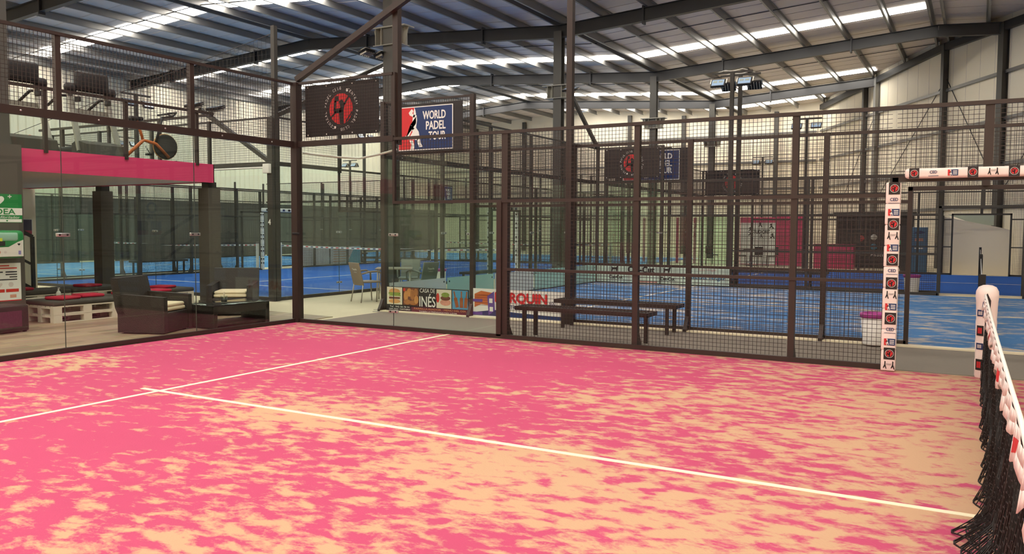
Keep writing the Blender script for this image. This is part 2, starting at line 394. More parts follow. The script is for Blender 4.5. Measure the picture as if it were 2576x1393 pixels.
# purlins
pur = []
for i in range(len(PX)-2):
    a, b = PX[i], PX[i+1]; n_ = 7
    for k in range(n_+1):
        x = a + (b-a)*(k+.12 if k == 0 else (k-.12 if k == n_ else k))/n_
        pur.append((x, 1 if PZ[i] < PZ[i+1] else -1, i, k))
ORD = ['first', 'second', 'third', 'fourth', 'fifth', 'sixth', 'seventh', 'eighth']
SLOPE = ['the leftmost roof slope', 'the slope falling towards the column row', 'the slope rising right of the column row', 'the slope right of the right ridge', 'the rightmost roof slope']
for x, sg, si, k in pur:
    z = roof_z(x); ye = min(YF, wall_y(x)) - .12
    if ye < YN+1: continue
    mb = MB()
    mb.box(-.012, .012, YN+.02, ye, -.24, -.012, PURL)
    mb.box(0 if sg < 0 else -.07, .07 if sg < 0 else 0, YN+.02, ye, -.255, -.24, PURL)
    mb.box(-.07 if sg < 0 else 0, 0 if sg < 0 else .07, YN+.02, ye, -.03, -.014, PURL)
    tag(mb.build('roof_purlin', loc=(x, 0, z)), 'grey roof purlin, %s from left on %s' % (ORD[k], SLOPE[si]), 'purlin', 'roof purlins')
# rafters with splice plates, and bracing rods
FR = [-12.5, -3.0, 6.46, 15.9, 25.55, 34.9]
RL = ['in front of the camera side', 'over the near end of the pink court', 'nearest in view over the lounge', 'second in view', 'third in view', 'farthest before the back wall']
for y, lab in zip(FR, RL):
    r = thing('roof_rafter', 'dark steel rafter zigzagging between valleys and ridges, ' + lab, 'rafter', (0, y, 0))
    for i in range(len(PX)-2):
        a, b = PX[i], PX[i+1]; b2 = min(b, wall_x(y)-.15)
        if b2 < a+.5: continue
        za, zb = roof_z(a)-.27, roof_z(b2)-.27; mb = MB()
        H = .44
        for zo, hh, ww in ((-.01, .02, .2), (-H/2, H-.03, .025), (-H+.01, .02, .2)):
            mb.bar((a, 0, za+zo), (b2, 0, zb+zo), ww, hh, BEAM)
        mb.build('beam', r)
        for s_ in ((a+3.1), (b-3.1)):
            if s_ < b2-.3:
                z = roof_z(s_)-.27; MB().box(s_-.03, s_+.03, -.11, .11, z-H-.09, z+.07, BEAM).build('splice_plate', r)
for j, (y0, y1) in enumerate(zip(FR[:-1], FR[1:])):
    for i in range(len(PX)-2):
        a, b = PX[i], PX[i+1]; y = y0 + (y1-y0)*(.36 if j % 2 else .4); b2 = min(b, wall_x(y)-.3)
        if b2 < a+1: continue
        tag(MB().tube([(a+.1, y, roof_z(a+.1)-.2), (b2-.1, y, roof_z(b2-.1)-.2)], .016, BEAM, 6).build('sag_rod'), 'thin tie rod on %s, %s bay back' % (SLOPE[i], ORD[j]), 'tie rod', 'roof tie rods')
# columns in the valley with bracket boxes
CL = {-3.0: 'just behind the camera side court', 6.46: 'behind the corner of the pink court, between the two sponsor banners', 15.9: 'second one away, under the second valley', 25.55: 'third one away, behind the middle blue court', 34.9: 'farthest one, near the back wall'}
for y in (-3.0, 6.46, 15.9, 25.55, 34.9):
    if y < 0: continue
    c = thing('steel_column', 'grey steel building column, ' + CL[y], 'column', (-3.0, y, 0))
    mb = MB()
    for o_ in (-.14, .12): mb.box(-.15, .15, o_, o_+.02, 0, 8.44, COLM)
    mb.box(-.012, .012, -.12, .12, 0, 8.44, COLM); mb.build('shaft', c)
    MB().box(-.2, .2, -.2, .2, 0, .02, COLM).build('base_plate', c)
    BR = mat('pale_bracket_paint', (150, 148, 138), .5)
    mb = MB(); mb.box(-.56, .56, -.2, .2, 6.56, 6.59, BR); mb.box(-.42, .42, -.2, .2, 6.13, 6.15, BR)
    mb.prism([(-.42, 6.14), (.42, 6.14), (.54, 6.57), (-.54, 6.57)], 'y', -.01, .01, BR)
    for xx in (-.36, -.18, .18, .36): mb.box(xx-.008, xx+.008, -.18, .18, 6.15, 6.56, BR)
    mb.build('bracket', c)
# right wall columns, girts and braces (in the wall's own frame)
def on_wall(s, off, z): return OBL @ Vector((s, -off, z))
def ws(y): return (YF-y)/(.873)
mb = None
for y, ww, col_, lab in ((25.55, .34, COLM, 'widest one, behind the white stair box'), (29.2, .22, COLM, 'thin one left of the widest'), (34.9, .26, PURL, 'pale one under the end of the far rafter'), (36.1, .2, COLM, 'last dark one before the far corner'), (21.0, .22, COLM, 'at the right edge of the photo')):
    s_ = ws(y); mb = MB(); zt = roof_z(wall_x(y))-.3
    mb.box(s_-ww/2, s_+ww/2, -.24, -.22, 0, zt, col_, OBL); mb.box(s_-ww/2, s_+ww/2, -.03, -.01, 0, zt, col_, OBL); mb.box(s_-.01-ww/4, s_+.01+ww/4, -.22, -.03, 0, zt, col_, OBL)
    tag(mb.build('wall_column'), 'steel column standing against the slanting white right wall, ' + lab, 'column')
for z in (7.46, 5.76, 4.1, 2.5):
    tag(MB().box(.3, 60, -.09, -.01, z-.06, z+.06, PURL, OBL).build('wall_girt'), 'grey horizontal girt of the slanting right wall at %s' % {7.46: 'the top', 5.76: 'mid height', 4.1: 'just above the fences', 2.5: 'door height'}[z], 'girt')
    tag(MB().box(XL+.1, 1.3, YF-.09, YF-.01, z-.06, z+.06, PURL).build('wall_girt'), 'grey horizontal girt of the far back wall at %s' % {7.46: 'the top', 5.76: 'mid height', 4.1: 'just above the fences', 2.5: 'door height'}[z], 'girt')
for (a, b), bl in zip((((ws(29.2), 8.0), (ws(25.6), 3.0)), ((ws(21.2), 8.0), (ws(25.5), 3.0)), ((ws(35.0), 7.6), (ws(38.6), 3.2)), ((ws(34.7), 3.2), (ws(29.4), 7.8))), ('falling right towards the widest column', 'falling left towards the widest column', 'falling left of the pale column', 'rising right from the pale column')):
    tag(MB().tube([on_wall(a[0], .05, a[1]), on_wall(b[0], .05, b[1])], .018, BEAM, 6).build('brace_rod'), 'thin dark brace rod on the slanting right wall, ' + bl, 'brace rod')
# verge beam along the right wall under the roof
for i in range(len(PX)-2):
    a, b = max(PX[i], 1.6), min(PX[i+1], 26)
    if b > a+.5:
        mb = MB(); mb.bar((a, wall_y(a)-.25, roof_z(a)-.42), (b, wall_y(b)-.25, roof_z(b)-.42), .18, .3, BEAM)
        tag(mb.build('verge_beam'), 'dark steel beam following the roof edge along the slanting right wall', 'beam', 'roof edge beams')
for x in (-22.5, -18.5, -10.5, -6.8, -1.0):
    tag(MB().box(x-.12, x+.12, YF-.3, YF-.1, 0, roof_z(x)-.3, COLM).build('wall_column'), 'grey steel column standing against the far back wall', 'column', 'far back wall columns')

# ================================================================ COURT FLOORS
def court_floor(name, x0, x1, y0, y1, m, label, axis='x', lines=True):
    t = thing(name, label, 'court floor', (0, 0, 0))
    MB().box(x0, x1, y0, y1, 0.0, .014, m).build('turf', t)
    if not lines: return t
    W2 = .027; z0, z1 = .014, .0165
    if axis == 'x':
        cx = (x0+x1)/2; cy = (y0+y1)/2
        for s_ in (-1, 1): MB().box(cx+s_*6.95-W2, cx+s_*6.95+W2, y0, y1, z0, z1, LINE).build('service_line', t)
        MB().box(cx-7.2, cx+7.2, cy-W2, cy+W2, z0, z1+.001, LINE).build('centre_line', t)
    else:
        cx = (x0+x1)/2; cy = (y0+y1)/2
        for s_ in (-1, 1): MB().box(x0, x1, cy+s_*6.95-W2, cy+s_*6.95+W2, z0, z1, LINE).build('service_line', t)
        MB().box(cx-W2, cx+W2, cy-7.2, cy+7.2, z0, z1+.001, LINE).build('centre_line', t)
    return t
court_floor('padel_court_floor', 0, 20, -10.05, .04, PINK, 'pink artificial turf of the near court, dusted with orange sand')
court_floor('padel_court_floor', 0, 20, 2.42, 12.42, BLUE, 'sandy blue turf of the court right behind the two benches')
court_floor('padel_court_floor', 0, 20, 13.3, 23.25, BLUE_C, 'clean blue turf of the far right court in front of the white stair box')
court_floor('padel_court_floor', -13.4, -3.42, 2.92, 22.9, BLUE_C, 'clean blue turf of the left court numbered four', 'y')
court_floor('padel_court_floor', -24.6, -14.5, 2.92, 22.9, BLUE_L, 'pale sandy blue turf of the court beside the left wall', 'y')
court_floor('padel_court_floor', -24.6, -3.42, 24.2, 34.2, BLUE_L, 'pale blue turf of the court crossing behind the left ones', 'x')
# opening strip of turf between pink court and net gate
tag(MB().box(.1, 20, .14, 2.2, 0, .01, MATG).build('walkway_carpet'), 'grey carpet strip of the walkway between pink and blue court', 'carpet')
tag(MB().prism([(-17, -19.9), (-.1, -19.9), (-.1, 1.0), (-7.5, 1.6), (-17, 1.6)], 'z', 0, .012, WOOD).build('wood_floor'), 'brown wooden board floor of the lounge beside the pink court', 'floor covering')

# ================================================================ FENCES
_panel = {}
def mesh_panel(wd, ht):
    k = (round(wd, 3), round(ht, 3))
    if k not in _panel:
        mb = MB(); t = .0024
        n_ = int(round(wd/.05))
        for i in range(1, n_):
            x = wd*i/n_; vs = [(x+a*t, b*t, z) for z in (0, ht) for a, b in ((-1, -1), (1, -1), (1, 1), (-1, 1))]
            mb.add(vs, [(0, 1, 5, 4), (1, 2, 6, 5), (2, 3, 7, 6), (3, 0, 4, 7)], DARK)
        n_ = int(round(ht/.05))
        for i in range(1, n_):
            z = ht*i/n_; vs = [(x, a*t, z+b*t) for x in (0, wd) for a, b in ((-1, -1), (1, -1), (1, 1), (-1, 1))]
            mb.add(vs, [(0, 1, 5, 4), (1, 2, 6, 5), (2, 3, 7, 6), (3, 0, 4, 7)], DARK)
        me = bpy.data.meshes.new('mesh_panel'); me.from_pydata(mb.v, [], mb.f); me.materials.append(DARK); me.update()
        _panel[k] = me
    return _panel[k]
def glass(t, s0, s1, z0, z1, o=1):
    global LASTG
    LASTG = MB().box(s0+.004, s1-.004, -.006, .006, z0, z1, GLASS).build('glass_panel', t, (0, 0, 0))
def clamp(t, s_, z, o, m=STEEL):
    mb = MB(); mb.rbox(s_-.09, s_+.09, -.014 if o > 0 else -.014, .014, z-.022, z+.022, m, .006)
    for q in (-.05, .05): mb.lathe([(.013, -.02), (.013, .02)], BLACK, (0, 0, 0), 10, Matrix.Translation((s_+q, 0, z)) @ Matrix.Rotation(PI/2, 4, 'X'))
    mb.build('glass_clamp', LASTG)
def post(t, s_, z0, z1, m, o, w_=.08, d_=.06, foot=True, off=None):
    """post just outside the fence plane, with a gusset and a floor plate"""
    y = o*(.035 if off is None else off)
    mb = MB(); mb.box(s_-w_/2, s_+w_/2, y-d_/2, y+d_/2, z0, z1, m)
    po = mb.build('post', t)
    if foot and z0 < .05:
        f = MB(); a, b = sorted((y+o*d_/2, y+o*(d_/2+.13)))
        f.prism([(y+o*d_/2, .012), (y+o*(d_/2+.13), .012), (y+o*(d_/2+.13), .05), (y+o*(d_/2+.02), .24), (y+o*d_/2, .24)], 'x', s_-.03, s_+.03, m)
        f.box(s_-.09, s_+.09, *sorted((y-o*.02, y+o*.24)), 0, .012, ALU); f.build('post_foot', po)
def rail(t, name, s0, s1, z, m, h=.045, d=.045, o=1):
    MB().box(s0, s1, -d/2, d/2, z-h/2, z+h/2, m).build(name, t)
def side_fence(label, loc, rotz, o, m, pano, smax=12.0, gate=True, glass0=True):
    """long side of a court from its corner (s=0): stepped glass, then mesh, then the net gate"""
    t = thing('court_side_fence', label, 'fence', loc, rotz)
    # frame along the floor
    g0, g1 = 9.1, 10.9
    for a, b in ((0, g0), (g1, smax)) if gate else ((0, smax),):
        if b > a: MB().box(a, b, -.03, .03, 0, .075, m).build('floor_rail', t)
    post(t, -.02, 0, 4.0, m, o, .13 if pano else .09, .13 if pano else .07, not pano, 0.0 if pano else None)
    if pano:
        post(t, 2, 2.9, 4.0, m, o, .07, .07, False)
        post(t, 4, 0, 3.0, m, o, .1, .08)
        MB().box(3.88, 3.96, -.03, .03, .05, 2.0, m).build('glass_edge_frame', t)
    else:
        post(t, 2, 0, 4.0, m, o, .08, .08); post(t, 4, 0, 3.0, m, o, .08, .08)
    for s_ in (6, 8): post(t, s_, 0, 3.0, m, o, .075, .075)
    post(t, 10, 2.2 if gate else 0, 3.0, m, o, .09, .07, False)
    if smax >= 12: post(t, 12, 0, 3.0, m, o, .075, .075)
    if smax > 14:
        for s_ in range(14, int(smax)+1, 2): post(t, s_, 0, 4.0 if s_ > 17 else 3.0, m, o, .075, .075)
    glass(t, .02, 2, .06, 2.95); glass(t, 2, 3.9, .06, 1.98)
    for z in (1.5, .3): clamp(t, 2.0 if pano else 1.94, z, o)
    MB().box(1.997, 2.003, -.0065, .0065, .06, 1.98, SEAM).build('glass_seam', t)
    if pano: MB().box(0, 2.02, -.03, .03, 2.94, 3.03, m).build('glass_top_beam', t)
    else: rail(t, 'middle_rail', 0, 2, 3.0, m)
    rail(t, 'top_rail', 0, 2.0, 3.98, m, .04, .04); inst(mesh_panel(1.9, .92), 'mesh_panel', t, (.06, 0, 3.04))
    rail(t, 'top_rail', 2, smax, 2.98, m)
    rail(t, 'middle_rail', 2, g0 if gate else smax, 2.0, m); rail(t, 'lower_rail', 4, g0 if gate else smax, 1.02, m, .04, .04)
    inst(mesh_panel(1.84, .92), 'mesh_panel', t, (2.06, 0, 2.04))
    MB().box(2.0, 2.045, -.022, .022, 1.98, 2.95, m).build('mesh_edge_frame', t)
    for a, b in ((4, 6), (6, 8)) : inst(mesh_panel(b-a-.1, 2.88), 'mesh_panel', t, (a+.05, 0, .08))
    if gate:
        inst(mesh_panel(g0-8-.1, 2.88), 'mesh_panel', t, (8.05, 0, .08)); inst(mesh_panel(10-g0-.05, .74), 'mesh_panel', t, (g0, 0, 2.22))
        inst(mesh_panel(.95, .74), 'mesh_panel', t, (10.05, 0, 2.22))
        for s_ in (g0, g1): MB().box(s_-.03, s_+.03, -.03, .03, 0, 2.2, m).build('gate_jamb', t)
        MB().box(g0-.03, g1+.03, -.03, .03, 2.15, 2.21, m).build('gate_lintel', t)
        if smax > g1+.5:
            inst(mesh_panel(smax-g1-.1, 2.88), 'mesh_panel', t, (g1+.05, 0, .08)); rail(t, 'lower_rail', g1, smax, 1.02, m, .04, .04); rail(t, 'middle_rail', g1, smax, 2.0, m)
    else: inst(mesh_panel(smax-8-.1, 2.88), 'mesh_panel', t, (8.05, 0, .08))
    return t
def back_fence(label, loc, rotz, o, m, pano, n_=5, first=True):
    """short glass end of a court: n panes of 2 m, mesh above"""
    t = thing('court_back_fence', label, 'fence', loc, rotz); Lh = 2*n_
    MB().box(0, Lh, -.03, .03, 0, .075, m).build('floor_rail', t)
    MB().box(0, Lh, -.035, .035, 2.93, 3.03, m).build('glass_top_beam', t)
    rail(t, 'top_rail', 0, Lh, 3.98, m, .04, .04)
    for i in range(n_):
        glass(t, 2*i+(.06 if i == 0 else 0), 2*i+2, .06, 2.95); inst(mesh_panel(1.9, .92), 'mesh_panel', t, (2*i+.05, 0, 3.04))
        if i: 
            clamp(t, 2*i, 1.5, o); MB().box(2*i-.003, 2*i+.003, -.0065, .0065, .06, 2.94, SEAM).build('glass_seam', t)
        if i or not pano: post(t, 2*i if i else .06, 2.95 if pano else 0, 4.0, m, o, .07, .07)
    mb = MB()
    for i in range(2*n_): mb.lathe([(.012, -.004), (.012, .004)], STEEL, n=8, M=Matrix.Translation((i+.5, -o*.038, 2.98)) @ Matrix.Rotation(PI/2, 4, 'X'))
    mb.build('bolts', t)
    return t
# near pink court
side_fence('brown fence along the far side of the pink court, glass corner then wire mesh', (0, .05, 0), 0, 1, DARK, True)
back_fence('tall glass end wall of the pink court in front of the lounge', (-.05, 0, 0), -PI/2, -1, DARK, True)
# sandy blue court behind
side_fence('near fence of the sandy blue court, behind the benches', (0, 2.4, 0), 0, -1, DARK, False)
side_fence('far fence of the sandy blue court, its banners hanging low inside', (0, 12.5, 0), 0, 1, DARK2, False)
back_fence('glass end wall of the sandy blue court behind the white and green boards', (-.05, 2.45, 0), PI/2, 1, DARK2, False)
# clean blue court on the right
side_fence('near fence of the far right blue court', (0, 13.2, 0), 0, -1, DARK2, False)
side_fence('farthest fence in front of the pink counter and white stair box', (0, 23.3, 0), 0, 1, DARK2, False)
back_fence('glass end wall of the far right blue court', (-.05, 13.25, 0), PI/2, 1, DARK2, False)
# court four on the left
side_fence('right side fence of court four with stepped glass corner', (-3.38, 2.9, 0), PI/2, -1, DARK2, True, 20)
back_fence('near glass end wall of court four behind the lounge', (-3.4, 2.88, 0), PI, 1, DARK2, True)
side_fence('left side fence of court four', (-13.45, 2.9, 0), PI/2, 1, DARK2, True, 20)
back_fence('far glass end wall of court four', (-3.4, 22.95, 0), PI, -1, DARK2, False)
# court beside the left wall
side_fence('near side fence of the court beside the left wall', (-14.45, 2.9, 0), PI/2, -1, DARK2, False, 20)
back_fence('far glass end wall of the court beside the left wall', (-14.5, 22.95, 0), PI, -1, DARK2, False)
side_fence('fence of the court beside the left wall, on the wall side', (-24.65, 2.9, 0), PI/2, 1, DARK2, False, 20)
side_fence('fence of the crossing court behind the left ones', (-3.4, 24.15, 0), PI, 1, DARK2, False, 20)
# pale kerbs
for x0, x1, y0, y1, lab in ((0, 20, 2.2, 2.36, 'beige kerb along the near side of the sandy blue court'), (0, 17, 12.56, 13.14, 'beige kerb between the two right blue courts'), (-14.4, -13.52, 2.9, 22.9, 'beige kerb between the two left blue courts')):
    tag(MB().box(x0, x1, y0, y1, 0, .03, mat('beige_kerb', (232, 220, 190), .8)).build('kerb'), lab, 'kerb')

# ================================================================ LIGHT MASTS AND FLOODLIGHTS
def flood(t, loc, face, tilt=.6, m=BLACK):
    """floodlight head: finned housing, rim, bluish glass with two LED plates, yoke"""
    T = Matrix.Translation(loc) @ Matrix.Rotation(face, 4, 'Z') @ Matrix.Rotation(-tilt, 4, 'Y')
    mb = MB(); mb.rbox(-.05, .015, -.2, .2, -.13, .13, m, .02, T)
    for i in range(5): mb.box(-.10, -.05, -.16+.075*i, -.145+.075*i, -.1, .1, ALU, T)
    h = mb.build('housing', t)
    mb = MB(); mb.box(.015, .02, -.165, .165, -.1, .1, mat('lamp_glass', (150, 175, 205), .1), T)
    for s_ in (-1, 1): mb.box(.02, .023, s_*.075-.055, s_*.075+.055, -.01, .06, mat('led_plate', (130, 140, 130), .4), T)
    mb.build('lens', h)
    mb = MB(); mb.bar(T @ Vector((-.02, -.215, 0)), T @ Vector((-.02, -.215, .16)), .03, .01, ALU); mb.bar(T @ Vector((-.02, .215, 0)), T @ Vector((-.02, .215, .16)), .03, .01, ALU)
    mb.bar(T @ Vector((-.02, -.215, .16)), T @ Vector((-.02, .215, .16)), .03, .012, ALU); mb.build('yoke', t)
def mast(label, x, y, m, heads, ztop=5.9, z0=0.0, w_=.1, arm=0.0, ax='x'):
    t = thing('light_mast', label, 'light mast', (x, y, 0))
    MB().box(-w_/2, w_/2, -w_/2, w_/2, z0, ztop, m).build('pole', t)
    mb = MB(); a = .55
    mb.bar((-a, 0, ztop), (a, 0, ztop), .06, .05, m) if ax == 'x' else mb.bar((0, -a, ztop), (0, a, ztop), .06, .05, m)
    mb.tube([(-.4, .03, ztop+.03), (-.2, .04, ztop+.07), (0, .03, ztop+.03), (.25, .04, ztop+.08), (.4, .03, ztop+.04)] if ax == 'x' else [(.03, -.4, ztop+.03), (.04, 0, ztop+.08), (.03, .4, ztop+.03)], .01, WHITE, 5)
    mb.build('crossbar', t)
    for k in heads:
        for s_ in (-.36, .36):
            p_ = (s_, .12*k, ztop-.28) if ax == 'x' else (.12*k, s_, ztop-.28)
            flood(t, p_, PI/2*k if ax == 'x' else (0 if k > 0 else PI))
    return t
mast('dark light mast with two floodlights at the sandy court, left of the twin pair', 3.92, 12.62, DARK2, (-1,))
mast('dark light mast of the far right court, right one of the twin pair', 4.02, 13.1, DARK2, (1,))
mast('light mast behind the far right court with two small floodlights', 4.0, 23.42, DARK2, (-1,))
mast('tall brown light mast rising beside the second post of the blue court fence', 4.0, 2.2, DARK, (1,), 6.4, 0.012)
mast('brown light mast standing on the glass corner fence beside the black club banner', 2.0, .16, DARK, (-1,), 6.2, 2.9)
mast('light mast between the left courts, its lamps above the treadmill railing', -14.2, 7.4, DARK2, (1,), ax='y')
mast('light mast between the left courts, farther back than the lamps over the railing', -13.95, 18.6, DARK2, (1,), ax='y')
mast('light mast at the left wall behind court four', -24.2, 29.6, DARK2, (1, -1), 5.75)
mast('light mast at the left wall, lamps seen under the mezzanine rail end', -24.9, 14.6, DARK2, (1,), 5.75, ax='y')
mast('small light mast in front of the back wall right of the twin pair', -.6, 36.5, DARK2, (1, -1), 5.6)
def arm(label, a, b, m, light=None, face=0.0):
    t = thing('steel_strut', label, 'light arm', a)
    d = Vector(b)-Vector(a); MB().bar((0, 0, 0), d, .09, .09, m).build('strut', t)
    if light is not None:
        for q in light: flood(t, q, face, 1.25)
    return t
arm('brown diagonal strut rising from the near glass corner past the mast', (0, .06, 4.05), (4.0, .06, 5.88), DARK)
arm('dark diagonal strut with a floodlight over court four, behind the near strut', (-3.4, 3.0, 4.05), (-3.4, 6.75, 5.8), DARK2, [(-.1, 3.1, 1.95), (.15, 3.4, 1.9)], PI)
arm('dark diagonal strut leaning left from the corner post of court four, lamps on top', (-3.5, 2.9, 3.0), (-5.75, 2.9, 4.3), DARK2, [(-2.35, -.1, 1.42), (-2.1, .3, 1.38)], -PI/2)
arm('dark diagonal strut above the far banner with a lamp on top', (0, 12.55, 3.95), (0, 10.6, 5.3), DARK2, [(0, -2.0, 1.5)], -PI/2)
# tall corner post of court four with a net rope to the left
t = thing('net_post', 'tall corner post of court four carrying a drooping ball net', 'post', (-3.32, 2.82, 0))
MB().box(-.05, .05, -.05, .05, 0, 5.9, DARK2).build('pole', t)
mb = MB(); rope = [(-i*.8, 0, 5.75 - .38*i*.35 + .0*i) for i in range(14)]
mb.tube(rope, .008, DARK2, 5); mb.build('rope', t)
mb = MB()
for i in range(1, 60):
    x = -i*.12; mb.bar((x, 0, 4.02), (x, 0, 5.75-.166*abs(x)), .003, .003, DARK2, False)
for j in range(1, 14):
    z = 4.0+.12*j; xe = -min(7.2, (5.75-z)/.166); mb.bar((-.05, 0, z), (xe, 0, z), .003, .003, DARK2, False)
mb.build('ball_net', t)
t = thing('court_number_post', 'dark wide corner post of court four with the white figure 4', 'post', (-3.34, 2.74, 0))
mb = MB(); mb.box(-.075, .075, -.07, .005, .012, 3.95, DARK2); mb.build('post', t)
f = Fr((-.02, -.072, 1.72), (1, 0, 0), (0, 0, 1)); mb = MB(); text(mb, f, '4', 0, 0, .075, .12, WPR, .002, 0, .004); mb.build('number', t)
MB().rbox(-.12, .06, -.16, -.075, 2.76, 2.96, WHITE, .01).build('junction_box', t)
tag(MB().tube([(-5.6, 2.8, 2.9), (-3.5, 2.78, 2.9)], .02, WHITE, 8).build('cable_conduit'), 'white cable conduit running along the glass top beam to the junction box', 'conduit')
pts = [(-.02, .2, 2.86), (.5, .5, 2.79), (1.1, .35, 2.74), (1.6, .25, 2.78), (1.95, .2, 2.83)]
tag(MB().tube(pts, .018, WHITE, 8).build('cable_hose'), 'white sagging hose behind the glass between corner and mast', 'hose')

# ================================================================ BANNERS
def banner_club(label, o, u, v, W_, H_):
    mb = MB(); f = Fr(o, u, v)
    slab(mb, f, 0, W_, 0, H_, .004, mat('black_banner_cloth', (34, 27, 28), .55, noise=.25, nscale=5, bump=.3))
    emblem(mb, f, W_*.5, H_*.5, H_*.29)
    for q in (.04, .3, .65, .96):
        for z in (.03, H_-.03): disc(mb, f, q*W_, z, .012, .012, WPR, .003, 8)
    return tag(mb.build('banner'), label, 'banner')
def banner_tour(label, o, u, v, W_, H_):
    mb = MB(); f = Fr(o, u, v)
    slab(mb, f, 0, W_, 0, H_, .004, mat('black_banner_cloth', (34, 27, 28), .55, noise=.25, nscale=5, bump=.3))
    tour(mb, f, .12*W_, .86*W_, .05*H_, .93*H_)
    return tag(mb.build('banner'), label, 'banner')
banner_club('black banner with red round club emblem on the near glass corner', (.14, .1, 3.1), (1, 0, .0), (0, 0, 1), 1.55, .84)
banner_tour('black banner with large red and blue tour logo left of centre', (.18, 2.34, 3.02), (1, 0, 0), (0, 0, 1), 1.62, .88)
banner_club('dark emblem banner hung high on the far fence of the sandy court', (.25, 12.42, 3.08), (1, 0, 0), (0, 0, 1), 1.7, .86)
banner_tour('tour logo banner behind the far emblem banner', (.3, 13.12, 3.02), (1, 0, 0), (0, 0, 1), 2.3, .95)
banner_club('small dark emblem banner on the farthest fence', (.1, 23.2, 3.0), (1, 0, 0), (0, 0, 1), 2.2, .98)
mb = MB(); f = Fr((-3.345, 8.8, 2.3), (0, 1, 0), (0, 0, 1)); slab(mb, f, 0, .95, 0, .52, .004, MATS['black_banner_cloth']); tour(mb, f, .3, .9, .04, .48, .003)
tag(mb.build('banner'), 'small red and dark banner hung on the right side fence of court four', 'banner')

# low sponsor boards inside the glass
def board(label, o, u, W_, H_, m, cat='sponsor board'):
    mb = MB(); f = Fr(o, u, (0, 0, 1)); slab(mb, f, 0, W_, 0, H_, .006, m); return mb, f, (label, cat)
def fin(mb, lab, name='sponsor_board'): return tag(mb.build(name), lab[0], lab[1])
# restaurant board
mb, f, lab = board('dark restaurant board with food photos reading Casa de Inés', (.07, 2.32, .02), (1, 0, 0), 1.88, .47, BLACK)
FB = {'bun2': mat('crust_print', (168, 106, 54), .6, noise=.3, nscale=18), 'bun': mat('bread_print', (205, 150, 90), .6, noise=.25, nscale=12), 'lett': mat('lettuce_print', (130, 150, 60), .6, noise=.4, nscale=25), 'meat': mat('meat_print', (110, 60, 40), .6, noise=.4, nscale=20), 'cream': mat('cream_print', (222, 214, 190), .6), 'croq': mat('croquette_print', (196, 134, 72), .6, noise=.35, nscale=14), 'sky': mat('sea_print', (70, 150, 190), .6), 'beer': mat('beer_print', (150, 84, 36), .5, noise=.3, nscale=15), 'tom': mat('tomato_print', (206, 50, 36), .6), 'ham': mat('ham_print', (214, 150, 128), .6, noise=.2, nscale=20), 'wine': mat('wine_print', (92, 28, 44), .6), 'gold': mat('gold_print', (214, 150, 84), .6)}
rect(mb, f, .02, .38, .13, .46, FB['cream'])
disc(mb, f, .2, .38, .13, .055, FB['bun'], .003); rect(mb, f, .06, .34, .32, .36, FB['lett'], .004); disc(mb, f, .21, .3, .14, .03, FB['lett'], .0045); rect(mb, f, .07, .33, .235, .28, FB['meat'], .005); rect(mb, f, .06, .35, .275, .29, FB['cream'], .0055); disc(mb, f, .2, .19, .14, .04, FB['bun'], .004)
rect(mb, f, .40, .76, .13, .46, FB['meat'])
for a, b, ra, rb in ((.47, .3, .05, .1), (.55, .37, .06, .08), (.62, .33, .05, .1), (.7, .38, .05, .07), (.71, .24, .05, .08), (.5, .19, .08, .05), (.64, .18, .09, .045), (.43, .42, .03, .03)): disc(mb, f, a, b, ra, rb, (FB['tom'] if ra < .035 else (FB['croq'] if int(a*100) % 2 else FB['bun2'])), .003+a*.002)
text(mb, f, 'CASA DE', .965, .42, .34, .075, WPR, .004); text(mb, f, 'INÉS', .965, .24, .36, .24, WPR, .004, 0, .003)
rect(mb, f, 1.17, 1.50, .11, .455, FB['cream']); disc(mb, f, 1.2, .3, .035, .09, FB['tom'], .003); disc(mb, f, 1.37, .22, .12, .06, FB['ham'], .004); disc(mb, f, 1.37, .30, .11, .045, FB['meat'], .005); disc(mb, f, 1.37, .36, .09, .045, FB['lett'], .006)
rect(mb, f, 1.52, 1.86, .11, .455, FB['sky'])
for a, rr in ((1.6, .25), (1.72, 0), (1.82, -.1)):
    for (x0, x1, y0, y1) in ((-.035, .035, -.13, .05), (-.014, .014, .05, .17)):
        c, s_ = math.cos(rr), math.sin(rr); poly(mb, f, [(a+x*c-y_*s_, .27+x*s_+y_*c) for x, y_ in ((x0, y0), (x1, y0), (x1, y1), (x0, y1))], FB['beer'], .004)
rect(mb, f, .60, 1.86, .01, .10, FB['wine'], .003)
text(mb, f, 'PARRILLA·ASADOR · MENÚ DEL DÍA', 1.24, .08, 1.16, .04, FB['gold'], .005); text(mb, f, 'TAMBIÉN LO PREPARAMOS PARA LLEVAR', 1.2, .03, .85, .028, WPR, .005)
text(mb, f, 'Telf. 942 50 70 91', .32, .09, .46, .03, WPR, .005); text(mb, f, 'CAMARGO · CANTABRIA', .32, .045, .5, .025, WPR, .005)
fin(mb, lab)
